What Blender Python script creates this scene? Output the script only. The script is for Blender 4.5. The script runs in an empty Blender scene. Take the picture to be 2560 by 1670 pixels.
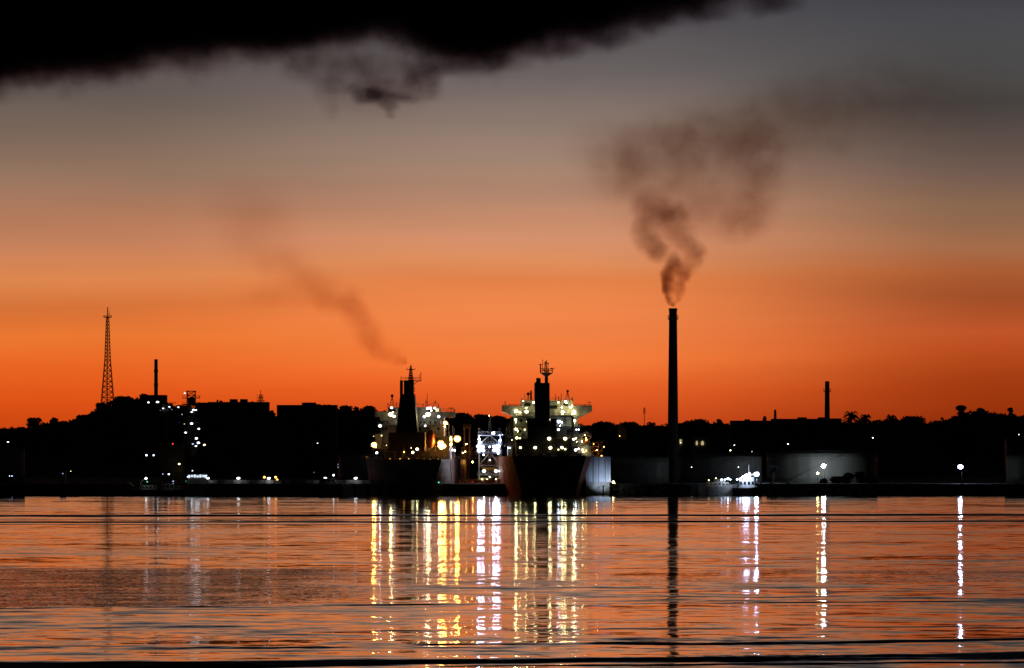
import bpy, bmesh, math, random
import numpy as np
from mathutils import Vector, Matrix
random.seed(7)
S = bpy.context.scene
C = S.collection
# ------------------------------------------------------------------ camera
FPX, HZ, CH, WPX, HPX = 10500.0, 1154.0, 12.0, 2560, 1670      # focal length in photo pixels, horizon row, camera height
cam_d = bpy.data.cameras.new('camera'); cam = bpy.data.objects.new('camera', cam_d); C.objects.link(cam)
cam.location = (0, 0, CH); cam.rotation_euler = (math.radians(90), 0, 0)
cam_d.sensor_width = 36; cam_d.lens = 36 * FPX / WPX
cam_d.shift_y = (HZ - HPX / 2) / WPX
cam_d.clip_start = 1; cam_d.clip_end = 30000
S.camera = cam
S.view_settings.view_transform = 'Standard'; S.view_settings.look = 'None'
S.view_settings.exposure = 0; S.view_settings.gamma = 1
S.cycles.max_bounces = 4; S.cycles.diffuse_bounces = 1; S.cycles.glossy_bounces = 2; S.cycles.volume_bounces = 0
S.cycles.transparent_max_bounces = 8; S.cycles.sample_clamp_indirect = 20
S.cycles.volume_step_rate = 1.0; S.cycles.volume_preview_step_rate = 1.0; S.cycles.volume_max_steps = 128
S.cycles.use_denoising = True
S.cycles.use_adaptive_sampling = False
R = math.radians


def at(px, py, Y):
    return Vector(((px - 1280) * Y / FPX, Y, CH + (HZ - py) * Y / FPX))


# ------------------------------------------------------------------ node helper
class NT:
    def __init__(s, tree):
        s.t = tree; s.n = tree.nodes; s.l = tree.links

    def _in(s, sock, v):
        if v is None: return
        if isinstance(v, bpy.types.NodeSocket): s.l.new(v, sock)
        else:
            if hasattr(sock.default_value, '__len__') and not hasattr(v, '__len__'): v = [v] * len(sock.default_value)
            sock.default_value = v

    def m(s, op, a, b=None, c=None, clamp=False):
        n = s.n.new('ShaderNodeMath'); n.operation = op; n.use_clamp = clamp
        s._in(n.inputs[0], a); s._in(n.inputs[1], b); s._in(n.inputs[2], c)
        return n.outputs[0]

    def v(s, op, a, b=None, c=None, out=0):
        n = s.n.new('ShaderNodeVectorMath'); n.operation = op
        s._in(n.inputs[0], a); s._in(n.inputs[1], b)
        if c is not None: s._in(n.inputs[2], c)
        return n.outputs[out]

    def noise(s, vec, scale, detail=3, rough=.5, out='Fac', dist=0):
        n = s.n.new('ShaderNodeTexNoise'); s._in(n.inputs['Vector'], vec)
        n.inputs['Scale'].default_value = scale; n.inputs['Detail'].default_value = detail
        n.inputs['Roughness'].default_value = rough; n.inputs['Distortion'].default_value = dist
        return n.outputs[out]

    def rng(s, v, a, b, c=0., d=1., smooth=True):
        n = s.n.new('ShaderNodeMapRange'); n.interpolation_type = 'SMOOTHSTEP' if smooth else 'LINEAR'
        s._in(n.inputs['Value'], v)
        for k, x in zip(('From Min', 'From Max', 'To Min', 'To Max'), (a, b, c, d)): s._in(n.inputs[k], x)
        return n.outputs[0]

    def ramp(s, f, stops, interp='LINEAR'):
        n = s.n.new('ShaderNodeValToRGB'); s._in(n.inputs[0], f); e = n.color_ramp.elements
        n.color_ramp.interpolation = interp
        while len(e) < len(stops): e.new(.5)
        for el, (p, c) in zip(e, stops): el.position = p; el.color = (*c, 1) if len(c) == 3 else c
        return n.outputs[0]

    def mix(s, f, a, b):
        n = s.n.new('ShaderNodeMix'); n.data_type = 'RGBA'; s._in(n.inputs[0], f)
        s._in(n.inputs[6], a if isinstance(a, bpy.types.NodeSocket) else (*a, 1))
        s._in(n.inputs[7], b if isinstance(b, bpy.types.NodeSocket) else (*b, 1))
        return n.outputs[2]

    def sep(s, v):
        n = s.n.new('ShaderNodeSeparateXYZ'); s.l.new(v, n.inputs[0]); return n.outputs

    def comb(s, x, y, z):
        n = s.n.new('ShaderNodeCombineXYZ')
        for i, q in enumerate((x, y, z)): s._in(n.inputs[i], q)
        return n.outputs[0]


def lin(c):
    return tuple(((x / 255 + .055) / 1.055) ** 2.4 if x > 10 else x / 255 / 12.92 for x in c)


# ------------------------------------------------------------------ dusk sky
W = bpy.data.worlds.new('World'); S.world = W; W.use_nodes = True
N = NT(W.node_tree); W.node_tree.nodes.clear()
tc = N.n.new('ShaderNodeTexCoord').outputs['Generated']
dx, dy, dz = N.sep(tc)
ysafe = N.m('MAXIMUM', dy, .05)
el = N.m('DIVIDE', dz, ysafe)                      # tangent of the elevation towards the afterglow
az = N.m('DIVIDE', dx, ysafe)
wob = N.noise(N.comb(N.m('MULTIPLY', az, 9), N.m('MULTIPLY', el, 60), 0), 1, 3, .5)
el2 = N.m('ADD', el, N.m('MULTIPLY', N.m('SUBTRACT', wob, .5), .005))
EM = .16


def stops(rows):
    out = [(0, lin(rows[-1][1]))]
    for y, c in reversed(rows): out.append((((HZ - y) / FPX) / EM, lin(c)))
    return out


fac = N.m('DIVIDE', el2, EM, clamp=True)
HIGH = [(-500, (12, 13, 18)), (-180, (40, 40, 47))]
left = N.ramp(fac, stops(HIGH + [(30, (84, 76, 78)), (240, (103, 91, 86)), (330, (124, 104, 91)), (430, (146, 115, 95)), (520, (172, 120, 92)), (610, (197, 129, 92)), (690, (222, 135, 80)), (765, (213, 114, 56)), (850, (238, 120, 48)), (930, (234, 100, 34)), (1000, (222, 82, 22)), (1070, (200, 68, 15))]))
mid = N.ramp(fac, stops(HIGH + [(30, (82, 79, 83)), (190, (106, 98, 97)), (300, (139, 120, 109)), (400, (159, 131, 114)), (500, (186, 137, 110)), (600, (211, 143, 106)), (660, (224, 141, 90)), (700, (229, 131, 74)), (800, (244, 135, 74)), (900, (247, 124, 58)), (970, (233, 97, 38)), (1060, (204, 73, 26))]))
right = N.ramp(fac, stops(HIGH + [(30, (71, 71, 76)), (150, (76, 75, 75)), (250, (72, 67, 64)), (330, (88, 76, 71)), (430, (114, 91, 80)), (530, (140, 104, 78)), (620, (165, 108, 74)), (680, (172, 92, 50)), (740, (163, 80, 42)), (830, (190, 84, 40)), (900, (180, 72, 26)), (980, (160, 56, 14)), (1060, (140, 44, 10))]))
aw = N.m('ADD', az, N.m('MULTIPLY', N.m('SUBTRACT', N.noise(N.comb(N.m('MULTIPLY', az, 10), N.m('MULTIPLY', el, 25), 7), 1, 2), .5), .03))
lm = N.rng(aw, -.098, .002); mr = N.rng(aw, .015, .118)
sky = N.mix(mr, N.mix(lm, left, mid), right)
band = N.noise(N.comb(N.m('MULTIPLY', az, 7), N.m('MULTIPLY', el, 85), 3), 1, 4, .55)
sky = N.v('MULTIPLY', sky, N.rng(band, .3, .7, .94, 1.05, False))
front = N.rng(dy, .5, .985)                        # the glow lies only ahead, where the sun went down
below = N.rng(dz, -.02, 0.0)
nish = N.n.new('ShaderNodeTexSky'); nish.sky_type = 'NISHITA'; nish.sun_disc = False
nish.sun_elevation = R(-4); nish.sun_rotation = R(0); nish.air_density = 1; nish.dust_density = 2
dusk = N.v('ADD', N.v('SCALE', nish.outputs[0], None), (.0008, .0009, .0013))
dusk.node.inputs[0].links[0].from_node.inputs['Scale'].default_value = .02
tot = N.mix(N.m('MULTIPLY', front, below), dusk, sky)
bg = N.n.new('ShaderNodeBackground'); N.l.new(tot, bg.inputs[0]); bg.inputs[1].default_value = 1.0
wo = N.n.new('ShaderNodeOutputWorld'); N.l.new(bg.outputs[0], wo.inputs[0])
W.cycles.sampling_method = 'AUTOMATIC'

# ------------------------------------------------------------------ materials
MATS = {}


def mat(name, col, rough=.7, metal=0., var=.25, scale=.6, stretch=(1, 1, 1), dirt=None):
    if name in MATS: return MATS[name]
    m = bpy.data.materials.new(name); m.use_nodes = True; N = NT(m.node_tree)
    b = m.node_tree.nodes['Principled BSDF']
    o = N.n.new('ShaderNodeTexCoord').outputs['Object']
    p = N.v('MULTIPLY', o, stretch)
    f = N.noise(p, scale, 6, .6)
    dk = tuple(c * (1 - var) for c in (dirt or col)); lt = tuple(min(1, c * (1 + var * .5)) for c in col)
    N.l.new(N.mix(N.rng(f, .3, .68), dk, lt), b.inputs['Base Color'])
    b.inputs['Roughness'].default_value = rough; b.inputs['Metallic'].default_value = metal
    MATS[name] = m
    return m


def glow(name, col, strength):
    if name in MATS: return MATS[name]
    m = bpy.data.materials.new(name); m.use_nodes = True
    b = m.node_tree.nodes['Principled BSDF']
    b.inputs['Base Color'].default_value = (.02, .02, .02, 1)
    b.inputs['Emission Color'].default_value = (*col, 1); b.inputs['Emission Strength'].default_value = strength
    m.cycles.emission_sampling = 'FRONT_BACK' if strength < 0 else 'FRONT'
    MATS[name] = m
    return m


STEEL = mat('dark painted steel', (.05, .052, .055), .6)
BLACK = mat('sooty black paint', (.022, .022, .025), .7)
WHITE = mat('weathered white paint', (.6, .6, .52), .5, var=.35, scale=.35, stretch=(1, 1, .3), dirt=(.45, .4, .32))
GANTRY = mat('white painted gantry steel', (.72, .73, .75), .5)
HULLR = mat('faded red hull paint', (.26, .07, .045), .5, var=.45, scale=.12, stretch=(1, .4, .15), dirt=(.2, .09, .07))
HULLG = mat('scuffed maroon hull paint', (.30, .17, .14), .5, var=.45, scale=.12, stretch=(1, .4, .15), dirt=(.2, .13, .12))
DECK = mat('red oxide deck', (.22, .07, .05), .7)
GREY = mat('grey metal', (.28, .29, .3), .5)
CONC = mat('stained concrete', (.3, .3, .28), .85, var=.5, scale=.5)
TANK = mat('grey tank steel', (.25, .27, .26), .5, var=.25, scale=.25, stretch=(1, 1, .2))
CLAD = mat('pale ribbed cladding', (.55, .6, .68), .45, var=.35, scale=.4, stretch=(1, 1, .12))
BEIGE = mat('beige render', (.4, .36, .28), .8, var=.3)
BRICK = mat('dull masonry', (.18, .16, .14), .85, var=.4)
LEAF = mat('dark green leaves', (.05, .075, .03), .7, var=.6, scale=.4)
BARK = mat('grey brown bark', (.12, .09, .06), .9)
SOIL = mat('dark scrub soil', (.06, .06, .04), .95, var=.5, scale=.05)
ORANGE = mat('lifeboat orange', (.6, .16, .03), .45)
YEL = mat('yellow machinery paint', (.7, .45, .05), .5)
GLASS = mat('dark window glass', (.03, .035, .04), .1)
REDP = mat('red notice paint', (.5, .05, .03), .5)
ROPE = mat('pale mooring rope', (.45, .38, .26), .9)
RUST = mat('rusty pipework', (.3, .16, .08), .7, var=.4)
LC = {  # lamp colours
    'ww': ((1, .72, .3), 1), 'or': ((1, .45, .08), 1), 'w': ((.9, .95, 1), 1), 'bw': ((.52, .64, 1), 1),
    'yg': ((1, .89, .42), 1), 'gr': ((.1, 1, .5), 1), 'rd': ((1, .05, .03), 1), 'bl': ((.1, .1, 1), 1), 'ye': ((1, .85, .25), 1)}


# ------------------------------------------------------------------ mesh collector
class MB:
    def __init__(s): s.b = bmesh.new()

    def box(s, c, d, rz=0, top=None):
        """centre, size; top scales the upper face"""
        x, y, z = d[0] / 2, d[1] / 2, d[2] / 2
        t = top or (1, 1); ca, sa = math.cos(rz), math.sin(rz)
        vs = []
        for k, (sx, sy) in ((-1, (1, 1)), (1, t)):
            for a, b_ in ((-1, -1), (1, -1), (1, 1), (-1, 1)):
                px, py = a * x * sx, b_ * y * sy
                vs.append(s.b.verts.new((c[0] + px * ca - py * sa, c[1] + px * sa + py * ca, c[2] + k * z)))
        for f in ((3, 2, 1, 0), (4, 5, 6, 7), (0, 1, 5, 4), (1, 2, 6, 5), (2, 3, 7, 6), (3, 0, 4, 7)): s.b.faces.new([vs[i] for i in f])
        return s

    def bx(s, x0, x1, y0, y1, z0, z1): return s.box(((x0 + x1) / 2, (y0 + y1) / 2, (z0 + z1) / 2), (x1 - x0, y1 - y0, z1 - z0))

    def tube(s, a, b_, r, r2=None, n=8, cap=True):
        a, b_ = Vector(a), Vector(b_); r2 = r if r2 is None else r2
        d = b_ - a
        if d.length < 1e-6: return s
        q = d.to_track_quat('Z', 'Y')
        ra = [s.b.verts.new(a + q @ Vector((r * math.cos(t), r * math.sin(t), 0))) for t in [2 * math.pi * i / n for i in range(n)]]
        rb = [s.b.verts.new(b_ + q @ Vector((r2 * math.cos(t), r2 * math.sin(t), 0))) for t in [2 * math.pi * i / n for i in range(n)]]
        for i in range(n): s.b.faces.new((ra[i], ra[(i + 1) % n], rb[(i + 1) % n], rb[i]))
        if cap: s.b.faces.new(ra[::-1]); s.b.faces.new(rb)
        return s

    def path(s, pts, r, n=6):
        for a, b_ in zip(pts, pts[1:]): s.tube(a, b_, r, n=n)
        return s

    def lathe(s, c, prof, n=24):
        rings = [[s.b.verts.new((c[0] + r * math.cos(2 * math.pi * i / n), c[1] + r * math.sin(2 * math.pi * i / n), c[2] + z)) for i in range(n)] for r, z in prof]
        for A, B in zip(rings, rings[1:]):
            for i in range(n): s.b.faces.new((A[i], A[(i + 1) % n], B[(i + 1) % n], B[i]))
        s.b.faces.new(rings[0][::-1]); s.b.faces.new(rings[-1])
        return s

    def ball(s, c, r, sz=1., sub=1):
        g = bmesh.ops.create_icosphere(s.b, subdivisions=sub, radius=r)
        for v in g['verts']: v.co = Vector((v.co.x, v.co.y, v.co.z * sz)) + Vector(c)
        return s

    def prism(s, outline, y0, y1):
        """outline in x,z (counter-clockwise seen from -y)"""
        A = [s.b.verts.new((x, y0, z)) for x, z in outline]; B = [s.b.verts.new((x, y1, z)) for x, z in outline]
        n = len(A)
        s.b.faces.new(A); s.b.faces.new(B[::-1])
        for i in range(n): s.b.faces.new((A[(i + 1) % n], A[i], B[i], B[(i + 1) % n]))
        return s

    def rail(s, pts, h=1.1, step=1.6, r=.045):
        for a, b_ in zip(pts, pts[1:]):
            a, b_ = Vector(a), Vector(b_)
            for k in (h, h * .55): s.tube(a + Vector((0, 0, k)), b_ + Vector((0, 0, k)), r, n=4)
            m = max(1, int((b_ - a).length / step))
            for i in range(m + 1):
                p = a.lerp(b_, i / m); s.tube(p, p + Vector((0, 0, h)), r, n=4)
        return s

    def build(s, name, m, parent=None, smooth=False):
        me = bpy.data.meshes.new(name)
        bmesh.ops.recalc_face_normals(s.b, faces=s.b.faces)
        if smooth:
            for f in s.b.faces: f.smooth = True
        s.b.to_mesh(me); s.b.free()
        me.materials.append(m)
        o = bpy.data.objects.new(name, me); C.objects.link(o)
        if parent: o.parent = parent
        return o


def thing(name, label, cat, loc=(0, 0, 0), rz=0, group=None):
    o = bpy.data.objects.new(name, None); C.objects.link(o)
    o.location = loc; o.rotation_euler = (0, 0, rz); o.empty_display_size = .5
    o['label'] = label; o['category'] = cat
    if group: o['group'] = group
    return o


def tag(o, label=None, cat=None, group=None, kind=None):
    if label: o['label'] = label
    if cat: o['category'] = cat
    if group: o['group'] = group
    if kind: o['kind'] = kind
    return o


class Site:
    """local frame of a thing: L(px,py,ly) is the point ly metres behind its base, seen at photo pixel px,py"""
    def __init__(s, name, label, cat, px, Y, z=0, rz=0, group=None, hk=1.0, cut=.12):
        s.hk, s.cut = hk, cut
        s.x, s.Y, s.z, s.a = (px - 1280) * Y / FPX, Y, z, rz
        s.o = thing(name, label, cat, (s.x, Y, z), rz, group)

    def L(s, px, py, ly=0):
        lx = 0
        for _ in range(3):
            Yw = s.Y + ly * math.cos(s.a) + lx * math.sin(s.a)
            xw = (px - 1280) * Yw / FPX
            lx = (xw - s.x + ly * math.sin(s.a)) / math.cos(s.a)
        return Vector((lx, ly, CH + (HZ - py) * Yw / FPX - s.z))

    def pbox(s, mb, x0, y0, x1, y1, l0, l1):
        """box whose front face (at depth l0) covers the photo rectangle"""
        a, b_ = s.L(x0, y1, l0), s.L(x1, y0, l0)
        mb.bx(a.x, b_.x, l0, l1, a.z, b_.z)

    def lamp(s, px, py, ly, r, col, k, name='flood_lamp', squash=.7, hood=True, parent=None):
        """a lamp head as a part of this thing; r in photo pixels, k brightness"""
        p = s.L(px, py, ly); rr = r / 7.0
        big = hood and r >= 3.4
        if hood and r < 3.5 and k < 31: k *= .45
        if big: rr *= .58; k *= 2.4
        c = LC[col][0]
        mb = MB().ball((0, 0, 0), rr, squash, 2 if hood else 1)
        if hood:                                    # lens towards the harbour, housing behind
            k *= s.hk
            cut = [f for f in mb.b.faces if f.calc_center_median().y > s.cut * rr]
            bmesh.ops.delete(mb.b, geom=cut, context='FACES')
        g = mb.build(name, glow('lamp %s %g' % (col, k), c, k), parent or s.o)
        g.location = p
        if hood:
            hb = MB().ball((0, 0, 0), rr * 1.06, squash, 2)
            bmesh.ops.delete(hb.b, geom=[f for f in hb.b.faces if f.calc_center_median().y < (s.cut - .02) * rr], context='FACES')
            hb.build('lamp_housing', STEEL, g)
            if big:                                 # added glowing ring, stands in for the halo round the lamp
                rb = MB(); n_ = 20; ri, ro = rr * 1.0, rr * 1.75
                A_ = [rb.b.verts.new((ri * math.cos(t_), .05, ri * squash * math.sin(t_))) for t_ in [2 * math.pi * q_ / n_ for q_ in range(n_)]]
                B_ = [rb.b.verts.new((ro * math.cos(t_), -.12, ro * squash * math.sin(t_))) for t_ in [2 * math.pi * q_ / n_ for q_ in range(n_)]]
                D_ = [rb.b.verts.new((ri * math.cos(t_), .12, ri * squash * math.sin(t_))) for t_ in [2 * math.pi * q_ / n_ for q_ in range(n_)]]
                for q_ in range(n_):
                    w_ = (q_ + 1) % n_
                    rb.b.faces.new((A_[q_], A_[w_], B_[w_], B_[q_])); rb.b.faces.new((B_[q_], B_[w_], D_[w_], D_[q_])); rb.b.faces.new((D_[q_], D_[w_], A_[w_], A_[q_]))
                rb.build('halo_ring', glow('halo ring %s' % col, c, 1.3), g)
            h = MB().lathe((0, 0, 0), [(rr * .5, rr * squash * 1.05), (rr * .25, rr * squash * 1.35)], 8).tube((0, 0, rr * squash), (0, .5, rr * squash * 1.4), .05, n=4)
            ho = h.build('lamp_bracket', STEEL, g)
        return g


# ------------------------------------------------------------------ water
def water():
    m = bpy.data.materials.new('harbour water'); m.use_nodes = True; N = NT(m.node_tree)
    b = m.node_tree.nodes['Principled BSDF']
    b.inputs['Base Color'].default_value = (.006, .006, .007, 1); b.inputs['IOR'].default_value = 1.33
    P = N.n.new('ShaderNodeNewGeometry').outputs['Position']
    x, y, z = N.sep(P)
    sp = lambda a, b_, o=0: N.comb(N.m('MULTIPLY', x, a), N.m('MULTIPLY', y, b_), o)
    # patches of breeze-roughened water
    pn = N.noise(sp(.012, .03), 1, 3, .55)
    wy = N.m('ADD', y, N.m('MULTIPLY', N.m('SUBTRACT', N.noise(sp(.03, .01), 1, 3), .5), 22))
    box = N.m('MULTIPLY', N.rng(wy, 343, 352), N.rng(wy, 476, 460))
    lft = N.rng(N.m('ADD', x, N.m('MULTIPLY', pn, 30)), 6, -14)
    patch = N.m('MULTIPLY', box, lft)
    box2 = N.m('MULTIPLY', N.m('MULTIPLY', N.rng(wy, 395, 425), N.rng(wy, 476, 455)), N.rng(pn, .35, .7))
    ruf = N.m('MAXIMUM', patch, N.m('MULTIPLY', box2, .45))
    ruf = N.m('ADD', ruf, N.m('MULTIPLY', N.rng(pn, .56, .75), .22), clamp=True)
    # slope of the wavelets along and across the shore, summed over scales
    calm = N.rng(N.noise(sp(.012, .02, 9), 1, 3, .6), .35, .7, .7, 1.2)

    calm = N.m('MULTIPLY', calm, N.rng(y, 240, 850, 1.7, 1.0))

    def slope(a, b_, o, amp, detail=2):
        c_ = N.noise(sp(a, b_, o), 1, detail, .5, 'Color')
        return N.v('MULTIPLY', N.v('SUBTRACT', c_, (.5, .5, .5)), (amp * .42, amp, 0))
    tot = N.v('ADD', slope(.03, .05, 0, .052), slope(.16, .34, 4, .072))
    tot = N.v('ADD', tot, slope(.6, 1.1, 2, .038))
    tot = N.v('ADD', tot, slope(1.9, 2.6, 5, .010))
    tot = N.v('SCALE', tot, None); tot.node.inputs['Scale'].default_value = 1; N.l.new(calm, tot.node.inputs['Scale'])
    rg_ = N.v('SCALE', slope(1.6, 2.2, 6, .6, 3), None); N.l.new(N.m('MULTIPLY', ruf, N.rng(N.noise(sp(.10, .16, 12), 1, 4, .6), .35, .65, .35, 1.4)), rg_.node.inputs['Scale'])
    tot = N.v('ADD', tot, rg_)
    sx, sy, _z = N.sep(tot)
    # passing wakes: long steep crests running along the shore
    wn = N.m('MULTIPLY', N.m('SUBTRACT', N.noise(sp(.025, .012, 1), 1, 5, .65), .5), 30)
    qf = N.m('ADD', N.m('MULTIPLY_ADD', x, -.08, y), wn)
    qn = N.m('ADD', N.m('MULTIPLY_ADD', x, -.2, y), N.m('MULTIPLY', N.m('SUBTRACT', N.noise(sp(.035, .03, 31), 1, 5, .6), .5), 15))

    def wake(yc, hw, sl):
        d = N.m('ABSOLUTE', N.m('SUBTRACT', qf if yc > 400 else qn, yc))
        return N.rng(d, hw * 1.4, hw * .5, 0, sl)
    wk = wt2 = None
    for a in WAKES:
        if a[1] < 3.5: wt2 = wake(*a) if wt2 is None else N.m('ADD', wt2, wake(*a))
        else: wk = wake(*a) if wk is None else N.m('ADD', wk, wake(*a))
    wk = N.m('MULTIPLY', wk, N.rng(N.noise(sp(.022, .03, 20), 1, 4, .6), .32, .62, .3, 1.25))
    wk = N.m('ADD', wk, N.m('MULTIPLY', wt2, N.rng(N.noise(sp(.035, .04, 27), 1, 4, .6), .4, .6, .0, 1.3)))
    sy = N.m('ADD', sy, wk)
    # added lean to the viewer lifts reflections, and no facet turned away past grazing
    sy = N.m('ADD', sy, N.m('MULTIPLY', N.m('POWER', N.m('MAXIMUM', y, 1), .8), 5.2e-5))
    be = N.m('DIVIDE', CH, N.m('MAXIMUM', y, 100))
    hb = N.m('MULTIPLY', be, .5); s1 = N.m('ADD', sy, hb); c1 = N.m('MULTIPLY', be, .18)
    sy = N.m('SUBTRACT', N.m('MULTIPLY', N.m('ADD', s1, N.m('SQRT', N.m('ADD', N.m('MULTIPLY', s1, s1), N.m('MULTIPLY', c1, c1)))), .5), hb)
    nrm = N.v('NORMALIZE', N.comb(sx, N.m('MULTIPLY', sy, -1), 1))
    N.l.new(nrm, b.inputs['Normal'])
    b.inputs['Roughness'].default_value = .05
    return m


WAKES = [(938, 17, .10), (886, 3, .05), (870, 4, .05), (838, 12, .085), (806, 4, .06), (352, 1.6, .05), (300, 1.1, .06), (275, 1.8, .085), (253, 4.2, .13), (246.0, 1.2, .10)]
g = MB()
vs = [g.b.verts.new(v) for v in ((-9000, -1500, 0), (9000, -1500, 0), (9000, 14000, 0), (-9000, 14000, 0))]
g.b.faces.new(vs)
wt = g.build('water', water()); tag(wt, kind='structure')

# ------------------------------------------------------------------ ground, hills, shore
SHORE, GZ = 1505.0, 4.0
g = MB()
shore_pts = [(-9000, 1500), (-185, 1500), (-150, 1502), (-110, 1504), (-40, 1506), (60, 1508), (110, 1506), (160, 1500), (9000, 1496)]
prev = None
for x, y in shore_pts:
    row = [g.b.verts.new(v) for v in ((x, y, -3), (x, y + .8, GZ), (x, 14000, GZ))]
    if prev:
        for i in range(2): g.b.faces.new((prev[i], row[i], row[i + 1], prev[i + 1]))
    prev = row
gr = g.build('ground', SOIL); tag(gr, kind='structure')

SKY = [(-60, 1074), (0, 1071), (20, 1066), (67, 1068), (102, 1057), (120, 1056), (134, 1050), (147, 1051), (187, 1048), (207, 1041), (231, 1031), (254, 1013), (274, 1001), (301, 996), (335, 997), (355, 990), (378, 990), (412, 1004), (425, 1010), (453, 1013), (505, 1020), (670, 1030), (690, 1038), (842, 1024), (860, 1020), (876, 1015), (890, 1026), (903, 1018), (915, 1016), (932, 1022), (960, 1027), (1000, 1034), (1137, 1040), (1156, 1034), (1180, 1040), (1198, 1037), (1235, 1040), (1258, 1042), (1300, 1050), (1449, 1061), (1470, 1062), (1485, 1059), (1505, 1056), (1522, 1056), (1542, 1062), (1557, 1058), (1587, 1056), (1597, 1063), (1614, 1060), (1634, 1066), (1651, 1061), (1697, 1061), (1714, 1054), (1741, 1051), (1761, 1052), (1774, 1058), (1795, 1052), (1815, 1056), (1862, 1056), (1902, 1056), (2040, 1055), (2103, 1055), (2110, 1054), (2179, 1050), (2207, 1048), (2240, 1050), (2262, 1048), (2278, 1042), (2301, 1047), (2315, 1062), (2325, 1062), (2331, 1053), (2348, 1048), (2367, 1049), (2381, 1040), (2400, 1034), (2425, 1030), (2447, 1022), (2466, 1027), (2489, 1032), (2500, 1036), (2560, 1036), (2620, 1030)]
SX = np.array([p[0] for p in SKY], float); SY = np.array([p[1] for p in SKY], float)
RY = 2600.0


def ridge_z(x, Y=RY):
    px = 1280 + x * FPX / RY
    xs = np.linspace(-70, 70, 9)
    py = float(np.mean(np.interp(px + xs, SX, SY)))
    py = max(py, float(np.interp(px, SX, SY)))
    return CH + (HZ - py) * RY / FPX - 3.0


def hill_z(x, Y):
    r = ridge_z(x)
    t = min(1, max(0, (Y - 2330) / 240.0)); t = t * t * (3 - 2 * t)
    b_ = 1 - .5 * min(1, max(0, (Y - 2700) / 900.0))
    n = 1.2 * math.sin(x * .031 + Y * .011) * t
    return 3.9 + (r - 3.9) * t * b_ + n * (t < 1 and 1 or .3)


g = MB(); prev = None
for i in range(170):
    x = -520 + i * 1040 / 169
    row = [g.b.verts.new((x, Y, hill_z(x, Y))) for Y in (1880, 2100, 2330, 2370, 2410, 2450, 2490, 2530, 2570, 2600, 2700, 2900, 3200, 3600, 4200)]
    if prev:
        for k in range(len(row) - 1): g.b.faces.new((prev[k], row[k], row[k + 1], prev[k + 1]))
    prev = row
hl = g.build('hills', SOIL); tag(hl, kind='structure')


# foliage: leaf-sized faces scattered through clumps
def leaves(rng, clumps, n, size):
    """clumps: (cx,cy,cz,rx,ry,rz) arrays -> vertex/face lists"""
    cl = np.array(clumps); w = cl[:, 3] * cl[:, 4] * cl[:, 5]; w = w ** .67; w /= w.sum()
    idx = rng.choice(len(cl), n, p=w)
    d = rng.normal(size=(n, 3)); d /= np.linalg.norm(d, axis=1)[:, None]
    rad = rng.uniform(.25, 1, (n, 1)) ** .45 * rng.uniform(.8, 1.12, (n, 1))
    c = cl[idx, :3] + d * rad * cl[idx, 3:6]
    a = rng.normal(size=(n, 3)); a /= np.linalg.norm(a, axis=1)[:, None]
    b_ = np.cross(a, rng.normal(size=(n, 3))); b_ /= np.linalg.norm(b_, axis=1)[:, None]
    s = size * rng.uniform(.5, 1.3, (n, 1))
    V = np.stack([c - a * s, c + b_ * s * .55, c + a * s, c - b_ * s * .55], 1).reshape(-1, 3)
    return V


def leaf_obj(name, V, m, parent=None):
    me = bpy.data.meshes.new(name); n = len(V) // 4
    me.from_pydata(V.tolist(), [], [(4 * i, 4 * i + 1, 4 * i + 2, 4 * i + 3) for i in range(n)])
    me.materials.append(m)
    o = bpy.data.objects.new(name, me); C.objects.link(o)
    if parent: o.parent = parent
    return o


rng = np.random.default_rng(5)
cl = []
px = -70
while px < 2640:                                     # crowns along the ridge line
    top = float(np.interp(px, SX, SY)) + rng.uniform(-1.5, 4)
    Y = RY + rng.uniform(-40, 40); k = Y / FPX
    r = rng.uniform(3.0, 6.0); x = (px - 1280) * k; zt = CH + (HZ - top) * k
    cl.append((x, Y, zt - r * .8, r, r, r * .8))
    for _ in range(2): cl.append((x + rng.uniform(-4, 4), Y + rng.uniform(-20, 10), zt - r * 1.7 - rng.uniform(0, 3), r, r, r))
    px += rng.uniform(7, 13)
for _ in range(260):                                 # crowns down the slope facing the water
    x = rng.uniform(-470, 480); Y = rng.uniform(2380, 2560)
    px = 1280 + x * FPX / Y
    if -60 < px < 2620:
        r = rng.uniform(3, 5.5); z = hill_z(x, Y) + r * .6
        if 1154 - (z + r - 12) * FPX / Y > float(np.interp(px, SX, SY)) + 6: cl.append((x, Y, z, r, r, r * .8))
wd = leaf_obj('woodland', leaves(rng, cl, 150000, 1.25), LEAF); tag(wd, kind='stuff')
wd['label'] = 'dark unbroken woodland covering the ridge behind the harbour'


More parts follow.
